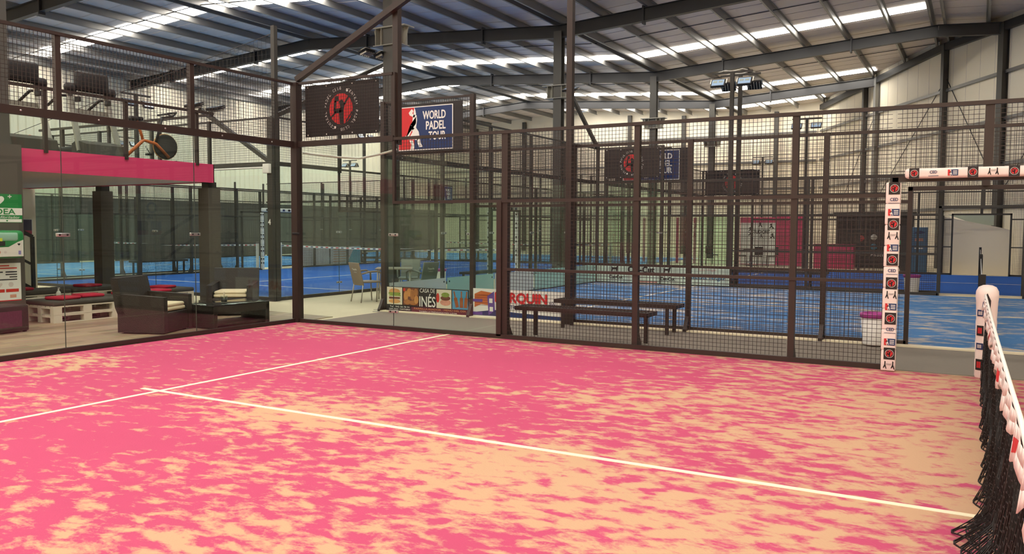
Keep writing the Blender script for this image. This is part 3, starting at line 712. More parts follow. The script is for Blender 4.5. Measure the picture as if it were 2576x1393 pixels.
# builder board
mb, f, lab = board('white builders board with red and blue lettering beside the restaurant board', (2.04, 2.32, .03), (1, 0, 0), 1.9, .50, WPR)
BRK = mat('brick_print', (200, 104, 48), .6); VIO = mat('violet_print', (92, 70, 150), .6)
poly(mb, f, [(.03, .4), (.17, .46), (.42, .43), (.42, .2), (.17, .22), (.03, .16)], BRK); 
for i in range(5): rect(mb, f, .05, .38, .20+.045*i, .205+.045*i, FB['wine'], .004)
poly(mb, f, [(.30, .37), (.44, .46), (.46, .12), (.33, .03)], VIO, .005); rect(mb, f, .0, .2, .26, .31, VIO, .006); rect(mb, f, .0, .2, .03, .08, VIO, .006); rect(mb, f, .34, .41, .25, .33, WPR, .006); rect(mb, f, .35, .42, .1, .18, WPR, .006)
text(mb, f, 'BARQUIN', .98, .345, 1.02, .2, RED, .005, 0, .012); text(mb, f, 'CONSTRUCCIONES', .92, .19, .78, .075, NAVY, .005, 0, .002)
text(mb, f, '600', 1.60, .30, .12, .06, NAVY, .005); text(mb, f, '942', 1.60, .20, .12, .06, NAVY, .005)
poly(mb, f, [(0, .02), (1.88, .02), (1.88, .07), (.9, .10), (.45, .13), (0, .07)], NAVY, .003); fin(mb, lab)
# boards inside the end wall of the sandy court (seen from the front edge)
GRB = mat('pale_green_board', (176, 214, 200), .4); WHB = mat('white_board', (226, 224, 218), .45)
for k, (y0, y1, m_, lab) in enumerate(((2.5, 4.45, WHB, 'white low board at the near end of the blue court end wall'), (4.5, 6.45, GRB, 'pale green low board second along the blue court end wall'), (6.5, 8.45, WHB, 'white low board with a fine curved line, third along the end wall'), (8.5, 10.45, GRB, 'pale green low board fourth along the end wall'), (10.5, 12.4, GRB, 'last pale green low board in the far corner of the end wall'))):
    mb = MB(); f = Fr((.01, y0, .04), (0, 1, 0), (0, 0, 1)); f.n = -f.n*-1
    slab(mb, f, 0, y1-y0, 0, .50, .006, m_)
    for q in (.08, y1-y0-.08): disc(mb, f, q, .42, .022, .022, BLACK, .002, 12)
    tag(mb.build('sponsor_board'), lab, 'sponsor board')
# Cut-Cut boards on the far side
def cutboard(x0, x1, lab, fn):
    mb = MB(); f = Fr((x0, 12.40, .05), (1, 0, 0), (0, 0, 1)); slab(mb, f, 0, x1-x0, 0, .52, .006, mat('pale_mint_board', (206, 222, 204), .5)); fn(mb, f, x1-x0); tag(mb.build('sponsor_board'), lab, 'sponsor board')
def dog(mb, f, a, b, s_):
    poly(mb, f, [(a+x*s_, b+y*s_) for x, y in ((-.5, .3), (-.3, .1), (.2, .12), (.35, .4), (.5, .42), (.4, .0), (.3, -.4), (.2, -.4), (.15, -.15), (-.2, -.15), (-.35, -.4), (-.45, -.4), (-.42, .0))], BLACK, .004)
def fa(mb, f, W_):
    dog(mb, f, .58, .40, .24); text(mb, f, 'Cut-Cut', .62, .15, .42, .10, BLACK, .004, 0, .006); text(mb, f, 'Cut-Cut', 1.4, .38, .8, .17, BLACK, .004, 0, .012)
    for i in range(4): rect(mb, f, .95, 1.55-.1*i, .20-.035*i, .206-.035*i, SHEET, .004)
    rect(mb, f, 1.15, 1.9, .01, .045, mat('faded_red_print', (196, 130, 118), .6), .004)
def fb(mb, f, W_):
    dog(mb, f, .18, .40, .24); text(mb, f, 'Cut-Cut', .2, .14, .42, .10, BLACK, .004, 0, .006)
    poly(mb, f, [(.72, .32), (.8, .42), (.88, .32), (.86, .32), (.8, .395), (.74, .32)], SHEET, .004)
    text(mb, f, 'Cantabria Hogar', 1.25, .18, 1.2, .11, mat('teal_print', (40, 104, 140), .5), .004, 0, .005); text(mb, f, 'Sede Hogar', 1.35, .42, .5, .07, mat('faded_red_print', (196, 130, 118), .6), .004)
    rect(mb, f, .8, 1.7, .06, .066, SHEET, .004)
def fc(mb, f, W_): poly(mb, f, [(.1, .42), (.9, .34), (.9, .32), (.12, .38)], mat('teal_print', (40, 104, 140), .5), .004)
cutboard(.04, 2.0, 'mint board with a black dog and large Cut-Cut lettering', fa)
cutboard(2.04, 4.0, 'mint board reading Cantabria, right of the large Cut-Cut board', fb)
for k, lab in enumerate(('cream low board behind the net of court four, left one', 'cream and yellow low board behind the net of court four, right one')):
    mb = MB(); f = Fr((-13.52, 13.9+2*k, .05), (0, 1, 0), (0, 0, 1)); slab(mb, f, 0, 1.9, 0, .75, .006, WHB)
    for i in range(6): rect(mb, f, .15, .9+.15*(i % 3), .12+.1*i, .15+.1*i, FB['gold'] if k else SHEET, .003)
    if k: poly(mb, f, [(1.0, .02), (1.88, .02), (1.88, .73), (1.5, .73)], mat('aqua_print', (96, 186, 205), .5), .003)
    tag(mb.build('sponsor_board'), lab, 'sponsor board')

# ================================================================ NETS
def net(label, axis, c, a0, a1, post_m=BLACK, cover=None):
    """court net: c = position of the net plane, from a0 to a1 along the other axis"""
    t = thing('court_net', label, 'net', (0, 0, 0))
    def P(a, z, o=0.0): return (c+o, a, z) if axis == 'y' else (a, c+o, z)
    for a in (a0, a1): MB().bar(P(a, 0), P(a, 1.02), .08, .08, post_m).build('post', t)
    mb = MB(); n_ = 40; top = lambda q: .94 - .06*math.sin(PI*q)
    for i in range(n_):
        q0, q1 = i/n_, (i+1)/n_; b0, b1 = a0+(a1-a0)*q0, a0+(a1-a0)*q1
        vs = [P(b0, top(q0)-.065, -.006), P(b1, top(q1)-.065, -.006), P(b1, top(q1), -.006), P(b0, top(q0), -.006)] + [P(b0, top(q0)-.065, .006), P(b1, top(q1)-.065, .006), P(b1, top(q1), .006), P(b0, top(q0), .006)]
        mb.add(vs, [(0, 1, 2, 3), (7, 6, 5, 4), (3, 2, 6, 7), (0, 4, 5, 1)], WPR)
        for sd in (-.0075, .0075):
            for k, m_ in ((.3, RED if i % 2 else NAVY), ):
                c0 = b0+(b1-b0)*k; c1 = b0+(b1-b0)*.8
                mb.add([P(c0, top(q0)-.052, sd), P(c1, top(q0)-.052, sd), P(c1, top(q0)-.014, sd), P(c0, top(q0)-.014, sd)], [(0, 1, 2, 3)], m_)
    mb.build('tape', t)
    mb = MB(); n_ = int(abs(a1-a0)/.06); t_ = .0016
    for i in range(n_+1):
        q = i/n_; mb.bar(P(a0+(a1-a0)*q, .02), P(a0+(a1-a0)*q, top(q)-.06), .003, .003, BLACK, False)
    for j in range(15):
        z = .02+.06*j
        for i in range(8): mb.bar(P(a0+(a1-a0)*i/8, z*(top(i/8)/.94)), P(a0+(a1-a0)*(i+1)/8, z*(top((i+1)/8)/.94)), .003, .003, BLACK, False)
    mb.build('mesh', t); return t
net('net of the sandy blue court behind the white padded post', 'y', 10, 2.5, 12.35)
net('net of the far right blue court near the white stair box', 'y', 10, 13.4, 23.15)
net('net of court four with white sponsor tape across the left blue court', 'x', 12.9, -13.36, -3.5, WHITE)
net('far net of the pale court beside the left wall', 'x', 12.9, -24.5, -14.6, WHITE)
net('distant net with white tape behind court four', 'x', 23.6, -13.0, -4.2, WHITE)
# the near net: sagging, slack black netting heaped to the left on the ground
t = thing('court_net', 'near black net of the pink court with white fluttering sponsor tape', 'net', (0, 0, 0))
ytop = lambda y: .925 - .045*math.sin(PI*min(1, max(0, -y/10.1)))
NX = 10.0
def netx(y): return NX + .02 + .0125*min(6.5, -y)
def slack(y, q, ly=0):
    """q 0 at tape .. 1 at bottom: bulge towards -x, growing towards the ground and the camera"""
    g = min(1.0, max(0.0, (-y-4.0)/1.4)); h = min(1.0, max(0.0, -y/3.5))
    k = .5+.5*math.sin(y*4.1+.4+ly*1.9)+.3*math.sin(y*11.7+ly)
    x = netx(y) + .012 - q*q*(.012+.03*h*k + .05*g*(.4+.6*k)) + .02*math.sin(y*(15+3*ly)+ly*2)*q + .006*ly
    z = ytop(y) - .07 - q*(ytop(y)-.09)
    z = max(.018, z + .02*math.sin(y*9)*q*(1-q))
    if q > .84:
        r = (q-.84)/.16; x -= r*(.02*h*k + .085*g*(.25+max(0, math.sin(y*3.3+.6)))); z = .018 + (1-r)*.14 + .04*g*max(0, math.sin(y*6+ly*2))*r
    return (x, y + .03*math.sin(9*q+y*3+ly), z)
NY = 230; NQ = 22; r_ = .0046
Y0, Y1 = -.12, -9.6
for ly in range(4):
    mb = MB(); grid = [[slack(Y0+(Y1-Y0)*i/NY, j/NQ, ly) for j in range(NQ+1)] for i in range(NY+1)]
    for i in range(NY):
        for j in range(NQ):                      # hexagonal net: knots joined in a brick pattern
            a = grid[i][j]; mb.bar(a, grid[i][j+1], r_, r_, BLACK, False)
            if (i+j) % 2 == 0 and j: mb.bar(a, grid[i+1][j], r_, r_, BLACK, False)
        mb.bar(grid[i][NQ], grid[i+1][NQ], .007, .007, BLACK, False)
    mb.build('netting' if ly == 0 else 'netting_fold', t)
mb = MB(); cable = [(netx(Y0+(Y1-Y0)*i/60), Y0-.04+(Y1-Y0)*i/60, ytop(Y0+(Y1-Y0)*i/60)+.004) for i in range(61)]
mb.tube(cable, .011, WPR, 8); mb.build('cable_sleeve', t)
mb = MB(); NT = 190
def tp(i, q):
    y = Y0-.1+(Y1-Y0)*i/NT; amp = .004+.012*q
    dep = .12 + .03*math.sin(i*.55)+.015*math.sin(i*1.3)
    return (netx(y) - .012 - amp*math.sin(i*.9)-.006*q, y, ytop(y)-q*dep)
for i in range(NT):
    for q0, q1 in ((0, .5), (.5, 1)):
        mb.add([tp(i, q0), tp(i+1, q0), tp(i+1, q1), tp(i, q1)], [(0, 1, 2, 3)], PAD, True)
    if i % 9 in (2, 3):
        m_ = (NAVY, SHEET, RED, SHEET)[(i//9) % 4]; a, b, c, d = [Vector(v) - Vector((.0012, 0, 0)) for v in (tp(i, .35), tp(i+1, .35), tp(i+1, .75), tp(i, .75))]
        mb.add([a, b, c, d], [(0, 1, 2, 3)], m_)
o = mb.build('sponsor_tape', t); md = o.modifiers.new('thickness', 'SOLIDIFY'); md.thickness = .0015
t = thing('net_post', 'net post wrapped in a white padded cover with small logo patches', 'post', (10.04, .06, 0))
MB().box(-.04, .04, -.04, .04, 0, .95, BLACK).build('pole', t)
mb = MB(); mb.lathe([(.085, .0), (.098, .03), (.1, .2), (.096, .22), (.101, .4), (.097, .43), (.102, .62), (.098, .65), (.105, .84), (.112, .90), (.108, .955), (.085, 1.0), (.045, 1.02), (.0, 1.025)], PAD, n=28)
mb.build('padded_cover', t)
mb = MB()
for z, hh, col_ in ((.72, .07, NAVY), (.53, .11, BLACK), (.36, .07, NAVY), (.16, .12, BLACK)):
    for k in range(5):
        a0, a1 = math.radians(212+k*9), math.radians(221+k*9); rr = .1042
        mb.add([(rr*math.cos(a), rr*math.sin(a), zz) for a, zz in ((a0, z-hh/2), (a1, z-hh/2), (a1, z+hh/2), (a0, z+hh/2))], [(0, 1, 2, 3)], col_)
    for k in range(1, 4):
        a0, a1 = math.radians(213+k*9), math.radians(220+k*9); rr = .1052
        mb.add([(rr*math.cos(a), rr*math.sin(a), zz) for a, zz in ((a0, z-hh*.28), (a1, z-hh*.28), (a1, z+hh*.28), (a0, z+hh*.28))], [(0, 1, 2, 3)], RED if col_ is BLACK else SHEET)
mb.build('logo_patches', t)
mb = MB(); mb.prism([(-.03, .70), (.03, .70), (.036, .86), (.0, .94), (-.036, .86)], 'y', -.115, -.1, BLACK); mb.build('tape_slot', t)

# ================================================================ PADDED GATE SLEEVES
def sleeve(label, base, u, L_, W_, seq, thick=.11, horiz=False, face=None):
    """padded sleeve around a gate bar; u = direction of length; logos on both visible sides"""
    t = thing('padded_sleeve', label, 'padding', base)
    mb = MB()
    if horiz: mb.rbox(0, L_, -thick/2, thick/2, -W_/2, W_/2, PAD, .03)
    else:
        n_ = 9
        for i in range(n_): mb.rbox(-W_/2-(.003 if i % 2 else 0), W_/2, -thick/2, thick/2, L_*i/n_, L_*(i+1)/n_, PAD, .014)
    n_ = len(seq)
    f = Fr((0, -thick/2-.003, 0), (1, 0, 0), (0, 0, 1)); step = L_/n_
    for i, k in enumerate(seq):
        c = step*(i+.5); a, b = (c, 0) if horiz else (.012, L_-c)
        s_ = .058 if not horiz else .05
        if k == 'B': rect(mb, f, a-s_, a+s_, b-s_*1.15, b+s_*1.15, MATS['black_banner_cloth'], .001); emblem(mb, f, a, b, s_*.62, False, .0018)
        if k == 'C': text(mb, f, 'CED', a, b+.01, s_*1.4, s_*.6, NAVY, .001, 0, .001); rect(mb, f, a-s_, a+s_, b-.034, b-.029, NAVY, .001)
        if k == 'W': tour(mb, f, a-s_, a+s_, b-s_*.65, b+s_*.65, .001, False)
        if k == 'S':
            for q, r0 in ((-.7, .5), (.7, -.4)):
                poly(mb, f, [(a+s_*(q+x*math.cos(r0)), b+s_*y*1.2) for x, y in ((-.1, .7), (.12, .6), (.1, .1), (.35, -.6), (.15, -.6), (0, -.2), (-.3, -.55), (-.4, -.4), (-.14, .1))], BLACK, .001)
            text(mb, f, 'STUDIOFIT', a, b+.01, s_*.95, s_*.35, BLACK, .001)
    mb.build('cover', t); MB().box(0 if horiz else -.02, L_ if horiz else .02, -.02, .02, -.02 if horiz else 0, .02 if horiz else L_, BLACK).build('inner_bar', t); return t
SEQ = ['B', 'C', 'W', 'B', 'S', 'W', 'B', 'C', 'B', 'S', 'W', 'B', 'C', 'W', 'B', 'S']
sleeve('white padded sleeve with sponsor logos around the upright of the pink court gate', (9.09, -.03, .02), None, 2.12, .15, SEQ)
sleeve('white padded sleeve with sponsor logos along the top of the pink court gate', (9.2, -.02, 2.235), None, 1.7, .11, ['B', 'C', 'W', 'B', 'S', 'B', 'S', 'W', 'B'], .12, True)
for x, y0, y1, nm in ((-13.37, 12.0, 13.8, 'left gate of court four'), (-3.47, 12.0, 13.8, 'right gate of court four')):
    for yy, q in ((y0, 'nearer'), (y1, 'farther')):
        if nm.startswith('left') and yy == y1: continue
        mb = MB()
        for i in range(14):
            mb.rbox(-.05, .05, -.05, .05, .15*i, .15*i+.145, WHITE, .012)
            if i % 3: mb.box(.051, .054, -.03, .03, .15*i+.04, .15*i+.1, BLACK); mb.box(-.03, .03, -.054, -.051, .15*i+.04, .15*i+.1, BLACK)
        tag(mb.build('padded_sleeve', loc=(x, yy, .05)), 'thin white sleeve with black ties on the %s upright, %s' % (q, nm), 'padding')
    mb = MB(); mb.rbox(-.06, .06, 0, y1-y0, -.07, .07, WHITE, .03)
    for i in range(6): mb.box(.061, .064, .15+.28*i, .27+.28*i, -.04, .04, NAVY if i % 2 else BLACK); mb.box(-.064, -.061, .15+.28*i, .27+.28*i, -.04, .04, NAVY if i % 2 else BLACK)
    tag(mb.build('padded_sleeve', loc=(x, y0, 2.25)), 'white sleeve with dark logos over the top of the %s' % nm, 'padding')

# ================================================================ MEZZANINE WITH GYM
MX, MZ0, MZ1, MY = -3.6, 2.5, 2.87, 1.42
t = thing('mezzanine', 'raised gym deck with pink edge band above the lounge', 'mezzanine', (0, 0, 0))
MB().box(-11.0, MX-.02, -19.9, MY-.02, MZ0+.02, MZ1-.03, mat('grey_soffit_paint', (236, 226, 214), .7)).build('deck', t)
mb = MB(); mb.box(MX-.02, MX, -19.9, MY, MZ0, MZ1, MAGENTA); mb.box(-11.0, MX, MY-.02, MY, MZ0, MZ1, MAGENTA); mb.build('edge_band', t)
MB().box(-11, MX-.05, -19.9, MY-.05, MZ1-.03, MZ1-.01, BLACK).build('rubber_floor', t)
for x, y, lab in ((-3.83, 1.48, 'grey clad square pillar at the corner of the pink edge band'), (-7.35, 1.5, 'grey clad square pillar deeper under the mezzanine')):
    t = thing('pillar', lab, 'pillar', (x, y, 0))
    MB().box(-.15, .15, -.15, .15, 0.02, 2.4, GREYP).build('cladding', t); MB().box(-.1, .1, -.1, .1, 2.4, 2.52, BLACK).build('steel_head', t); MB().box(-.17, .17, -.17, .17, .0, .1, GREYP).build('plinth', t)
t = thing('pillar', 'grey clad pillar at the left photo edge carrying the defibrillator', 'pillar', (-3.55, -2.75, 0))
MB().box(-.26, .13, -.2, .2, .0, 2.9, GREYP).build('cladding', t); MB().box(-.3, .02, -.2, .09, 2.9, 9.0, COLM).build('steel_column', t)
# railing
t = thing('railing', 'brown steel railing along the pink edge band of the mezzanine', 'railing', (0, 0, 0))
MB().bar((MX+.02, -9, 3.88), (MX+.02, 1.4, 3.88), .05, .05, DARK).build('handrail', t)
for y in (-6.6, -5.1, -3.55, -2.05, -.56, 1.0): MB().box(MX-.03, MX+.03, y-.03, y+.03, MZ1-.05, 3.86, DARK).build('post', t)
MB().bar((MX+.02, 1.38, 3.86), (-9.5, 1.38, 3.86), .05, .05, DARK).build('handrail', t)
for x in (-5.2, -6.9, -8.6): MB().box(x-.03, x+.03, 1.35, 1.41, MZ1-.05, 3.86, DARK).build('post', t)
for y in (-3.5, -2.0, -.5): MB().box(MX-.012, MX-.002, y+.05, y+1.38, MZ1, 3.8, GLASS2).build('glass_infill', t)
# treadmills
def treadmill(label, loc, rz):
    t = thing('treadmill', label, 'treadmill', loc, rz)
    mb = MB(); mb.rbox(-.1, 1.55, -.38, .38, .08, .2, BLACK, .03); mb.prism([(-.42, .04), (.05, .06), (.05, .24), (-.1, .3), (-.38, .22)], 'y', -.4, .4, GMATT); mb.build('deck', t)
    MB().box(.05, 1.5, -.26, .26, .2, .206, GMATT).build('belt', t)
    for s_ in (-1, 1):
        MB().bar((-.2, s_*.40, .1), (.16, s_*.36, 1.22), .1, .045, ALU).build('upright', t)
        mb = MB(); mb.tube([(.14, s_*.36, 1.12), (.4, s_*.4, 1.14), (.75, s_*.4, .98)], .026, BLACK, 8); mb.build('handrail', t)
        MB().rbox(-.08, .06, s_*.3-.03, s_*.3+.03, 1.0, 1.1, BLACK, .02).build('cup_holder', t)
    MB().bar((.1, -.36, .85), (.1, .36, .85), .06, .07, ALU).build('crossbar', t)
    mb = MB(); mb.rbox(-.06, .1, -.33, .33, 1.2, 1.58, BLACK, .09)
    mb.rbox(-.02, .14, -.5, -.28, 1.16, 1.34, BLACK, .07); mb.rbox(-.02, .14, .28, .5, 1.16, 1.34, BLACK, .07); cn = mb.build('console', t)
    MB().box(.1, .104, -.24, .24, 1.3, 1.52, mat('screen_glass', (30, 32, 36), .15)).build('screen', cn)
    return t
treadmill('black treadmill on the mezzanine, full console seen between the railing posts', (-4.45, -.62, MZ1), PI)
treadmill('black treadmill on the mezzanine at the left photo edge', (-4.45, -1.95, MZ1), PI)
# spin bike
t = thing('exercise_bike', 'orange and black spin bike at the mezzanine edge', 'exercise bike', (-4.55, .62, MZ1), math.radians(80))
ORG = mat('orange_frame_paint', (214, 108, 44), .4)
mb = MB(); mb.tube([(-.45, 0, .12), (-.1, 0, .45), (.15, 0, .40), (.42, 0, .14)], .035, ORG, 8); mb.tube([(-.1, 0, .42), (-.22, 0, .82)], .028, ORG, 8); mb.tube([(.15, 0, .4), (.3, 0, .95)], .028, BLACK, 8); mb.build('frame', t)
mb = MB(); T = Matrix.Translation((.38, .06, .36)) @ Matrix.Rotation(PI/2, 4, 'X'); mb.lathe([(.0, -.02), (.22, -.025), (.25, -.02), (.25, .02), (.22, .025), (0, .02)], BLACK, n=24, M=T)
ring = [(.38+.25*math.cos(a*PI/12), .06, .36+.25*math.sin(a*PI/12)) for a in range(25)]; mb.tube(ring, .012, FB['gold'], 6); mb.build('flywheel', t)
MB().rbox(-.38, -.12, -.09, .09, .82, .9, BLACK, .035).build('saddle', t)
mb = MB(); mb.tube([(.3, -.2, 1.0), (.5, -.18, 1.04), (.52, 0, .98), (.5, .18, 1.04), (.3, .2, 1.0)], .02, BLACK, 6); mb.bar((.3, 0, .93), (.5, 0, .98), .05, .04, BLACK); mb.build('handlebar', t)
for x in (-.45, .45): MB().tube([(x, -.26, .04), (x, .26, .04)], .03, BLACK, 8).build('foot_bar', t)
mb = MB(); mb.tube([(-.02, .1, .36), (.08, .1, .2)], .012, STEEL, 6); mb.box(.03, .14, .1, .2, .17, .21, BLACK); mb.build('pedal', t)
t = thing('gym_box', 'light wooden storage crate with balls behind the treadmills', 'crate', (-6.1, -1.1, MZ1))
mb = MB(); mb.rbox(-.3, .3, -.55, .55, 0.0, .34, mat('pale_plywood', (206, 176, 128), .6), .01); mb.build('box', t)
MB().box(.301, .306, -.5, .05, .04, .3, mat('grey_label', (170, 168, 165), .5)).build('front_panel', t)
for k, (y, c_, lab) in enumerate(((-.5, (206, 220, 90), 'small lime ball on the gym crate'), (.25, (236, 96, 60), 'small orange ball on the gym crate'), (-1.35, (226, 210, 180), 'cream ball on the left of the gym crate'))):
    mb = MB(); mb.lathe([(.001, 0), (.05, .02), (.075, .075), (.05, .13), (.001, .15)], mat('ball_%s' % ('lime', 'orange', 'cream')[k], c_, .5), n=16)
    tag(mb.build('exercise_ball', loc=(-6.0, -1.1+y*.8 if k < 2 else -2.2, MZ1+(.34 if k < 2 else 0))), lab, 'ball')
t = thing('wall_cabinet', 'grey tall cabinet on the mezzanine behind the left treadmill', 'cabinet', (-7.2, -2.0, MZ1)); MB().rbox(-.3, .3, -.35, .35, 0, 1.15, mat('cabinet_grey', (150, 148, 142), .5), .01).build('body', t); MB().box(.3, .306, -.33, .33, .05, 1.1, mat('cabinet_grey', (150, 148, 142))).build('door', t)

# ================================================================ LOUNGE BACK WALL, STAIRS, DEFIBRILLATOR
t = thing('partition_wall', 'white partition wall under the mezzanine with posters', 'wall panel', (0, 0, 0))
MB().box(-10.2, -10.05, -8, 1.55, 0, 2.5, WHITE_S).build('panel', t)
mb = MB(); mb.box(-10.05, -9.0, 1.42, 1.55, 2.2, 2.5, WHITE_S); 
f = Fr((-10.04, 0, 0), (0, 1, 0), (0, 0, 1)); BLU = mat('sign_blue', (36, 96, 170), .5)
t2 = thing('wall_lettering', 'large blue letters on the white partition wall', 'lettering', (0, 0, 0)); mb = MB(); text(mb, f, 'O', .97, 2.13, .32, .30, BLU, .003, 0, .012); text(mb, f, 'IA', 1.05, 1.88, .18, .10, BLU, .003, 0, .004); mb.build('letters', t2)
for k, (y0, c1, c2, lab) in enumerate(((1.08, (44, 36, 70), (170, 40, 80), 'dark poster with purple court picture, right one on the partition'), (.66, (60, 110, 180), (200, 70, 60), 'blue and red poster, left one on the partition'))):
    mb = MB(); f2 = Fr((-10.035, y0, 1.36), (0, 1, 0), (0, 0, 1)); slab(mb, f2, 0, .38, 0, .42, .006, WPR); rect(mb, f2, .02, .36, .14, .40, mat('poster_top_%d' % k, c1), .002); rect(mb, f2, .02, .36, .02, .14, mat('poster_base_%d' % k, c2), .002)
    tag(mb.build('poster'), lab, 'poster')
t = thing('staircase', 'stairs with dark angular railing against the white partition', 'stairs', (-9.95, .75, 0))
mb = MB()
for i in range(8): mb.box(-.05, .45, -.1-.28*i-.28, -.1-.28*i, .18*i, .18*i+.18, GREYP)
mb.build('steps', t)
mb = MB(); mb.bar((.5, .35, 0), (.5, .35, 1.36), .07, .07, BLACK); mb.bar((.5, .35, 1.36), (.5, -1.6, 2.4), .07, .07, BLACK); mb.bar((.5, .3, .72), (.5, -1.6, 1.8), .05, .05, BLACK); mb.build('handrail', t)
MB().bar((.5, .25, .1), (.5, -2.0, 1.4), .05, .2, BLACK).build('stringer', t)
# defibrillator station on the pillar; the pillar front faces the court (+x)
GRN = mat('safety_green', (20, 128, 62), .5); AED = mat('aed_white', (228, 222, 214), .4)
px_ = -3.42 + .003
t = thing('defibrillator_sign', 'green and white DEA sign with heart on the grey pillar', 'sign', (px_, -2.93, 1.93))
mb = MB(); f = Fr((0, 0, 0), (0, 1, 0), (0, 0, 1)); slab(mb, f, -.09, .36, -.27, .18, .004, GRN)
def heart(mb, f, a, b, s_, m_, w_): poly(mb, f, [(a+s_*16*math.sin(q)**3/16, b+s_*(13*math.cos(q)-5*math.cos(2*q)-2*math.cos(3*q)-math.cos(4*q))/16) for q in [2*PI*k/28 for k in range(28)]], m_, w_)
heart(mb, f, .0, .08, .085, WPR, .002); rect(mb, f, .14, .2, .135, .15, WPR, .002); rect(mb, f, .163, .177, .115, .17, WPR, .002)
rect(mb, f, -.09, .36, -.15, -.04, WPR, .002); text(mb, f, 'DEA', .1, -.095, .3, .085, GRN, .003, 0, .003); text(mb, f, 'desfibrilador', .12, -.185, .4, .04, WPR, .003); rect(mb, f, -.08, .35, -.262, -.215, WPR, .002); heart(mb, f, .12, -.24, .016, GRN, .003); mb.build('plate', t)
t = thing('defibrillator_cabinet', 'rounded green and white defibrillator case under the DEA sign', 'defibrillator', (px_, -2.86, 1.22))
mb = MB(); mb.rbox(0, .19, -.4, .22, -.12, .32, GRN, .07); mb.build('case', t)
mb = MB(); mb.rbox(.02, .196, -.41, .13, .13, .3, mat('clear_cover', (150, 190, 170), .1), .05); mb.build('cover', t)
mb = MB(); f = Fr((.198, -.1, 0), (0, 1, 0), (0, 0, 1)); poly(mb, f, [(-.3, -.09), (.28, -.09), (.28, .17), (.2, .14), (.05, .06), (-.3, .05)], AED, .002); rect(mb, f, -.3, -.04, .15, .2, mat('lime_strap', (200, 214, 60)), .003); rect(mb, f, -.3, 0, .08, .15, BLACK, .0025)
heart(mb, f, .21, .1, .022, BLACK, .003); disc(mb, f, -.1, -.02, .03, .03, mat('faded_red_print', (196, 130, 118)), .003); disc(mb, f, .0, -.02, .022, .022, SHEET, .003); rect(mb, f, .2, .24, -.06, .0, mat('lilac_print', (140, 130, 190)), .003); mb.build('front_label', t)
t = thing('instruction_sign', 'white instruction sheet with red icons under the defibrillator', 'sign', (px_, -2.9, .72))
mb = MB(); f = Fr((0, 0, 0), (0, 1, 0), (0, 0, 1)); slab(mb, f, -.2, .28, -.3, .3, .004, WPR)
for z, a0, a1, m_ in ((.26, -.1, .1, FB['tom']), (.22, -.1, .22, FB['tom']), (.16, -.1, .0, BLACK), (.16, .04, .22, BLACK), (.12, .04, .22, GMATT), (.08, .1, .22, GMATT), (.04, -.1, .22, GMATT)): rect(mb, f, a0, a1, z-.01, z+.01, m_, .002)
heart(mb, f, -.05, -.04, .04, SHEET, .002); disc(mb, f, .12, -.04, .04, .04, SHEET, .002); rect(mb, f, -.14, .02, -.16, -.11, FB['tom'], .002); rect(mb, f, .04, .24, -.16, -.11, FB['tom'], .002); rect(mb, f, -.2, .28, -.3, -.285, RED, .003); rect(mb, f, .1, .2, -.25, -.2, FB['ham'], .002); mb.build('sheet', t)

# ================================================================ LOUNGE FURNITURE
def armchair(label, loc, rz):
    """wicker armchair facing +x"""
    t = thing('wicker_armchair', label, 'armchair', loc, rz)
    mb = MB(); mb.rbox(-.34, .36, -.34, .34, .03, .33, WICKER, .015); mb.build('base', t)
    for s_ in (-1, 1):
        mb = MB(); mb.prism([(-.36, .03), (.38, .03), (.38, .56), (-.30, .60), (-.36, .56)], 'y', *sorted((s_*.30, s_*.40)), WICKER); mb.build('arm', t)
    mb = MB(); mb.prism([(-.36, .30), (-.24, .30), (-.36, .84), (-.47, .84), (-.40, .4)], 'y', -.4, .4, WICKER); mb.build('backrest', t)
    for x in (-.3, .3):
        for y in (-.3, .3): MB().box(x-.02, x+.02, y-.02, y+.02, 0, .03, BLACK).build('foot', t)
    mb = MB(); mb.rbox(-.28, .34, -.29, .29, .335, .40, CUSH, .03); mb.rbox(-.27, .33, -.28, .28, .395, .455, CUSH, .03); mb.build('seat_cushion', t)
    return t
armchair('dark wicker armchair with cream cushion seen from its side, nearest the glass', (-1.0, -1.98, 0), math.radians(22))
armchair('dark wicker armchair with cream cushion facing the glass, beside the grey pillar', (-1.98, .42, 0), math.radians(-52))
t = thing('coffee_table', 'low dark wicker coffee table with black glass top', 'table', (-.66, -.84, 0), math.radians(90))
mb = MB()
for x in (-.58, .5): mb.rbox(x, x+.08, -.3, .3, .02, .37, WICKER, .01)
mb.rbox(-.58, .58, -.3, .3, .24, .37, WICKER, .01); mb.box(-.5, .5, -.28, .28, .06, .09, WICKER); mb.build('frame', t)
MB().rbox(-.6, .6, -.32, .32, .372, .386, mat('black_glass', (26, 26, 28), .06), .004).build('top', t)
t = thing('candle_glass', 'glass tumbler with dark filling and small figure on the coffee table', 'candle glass', (-.66, -.95, .387))
mb = MB(); mb.lathe([(.045, 0), (.05, .005), (.055, .11), (.051, .11), (.047, .02)], GLASS2, n=20); mb.build('glass', t)
MB().lathe([(.001, .012), (.044, .012), (.046, .07), (.001, .07)], mat('dark_wax', (50, 38, 36)), n=16).build('filling', t)
MB().lathe([(.001, .07), (.012, .075), (.008, .12), (.016, .15), (.012, .175), (.001, .185)], CUSH, n=12).build('figure', t)
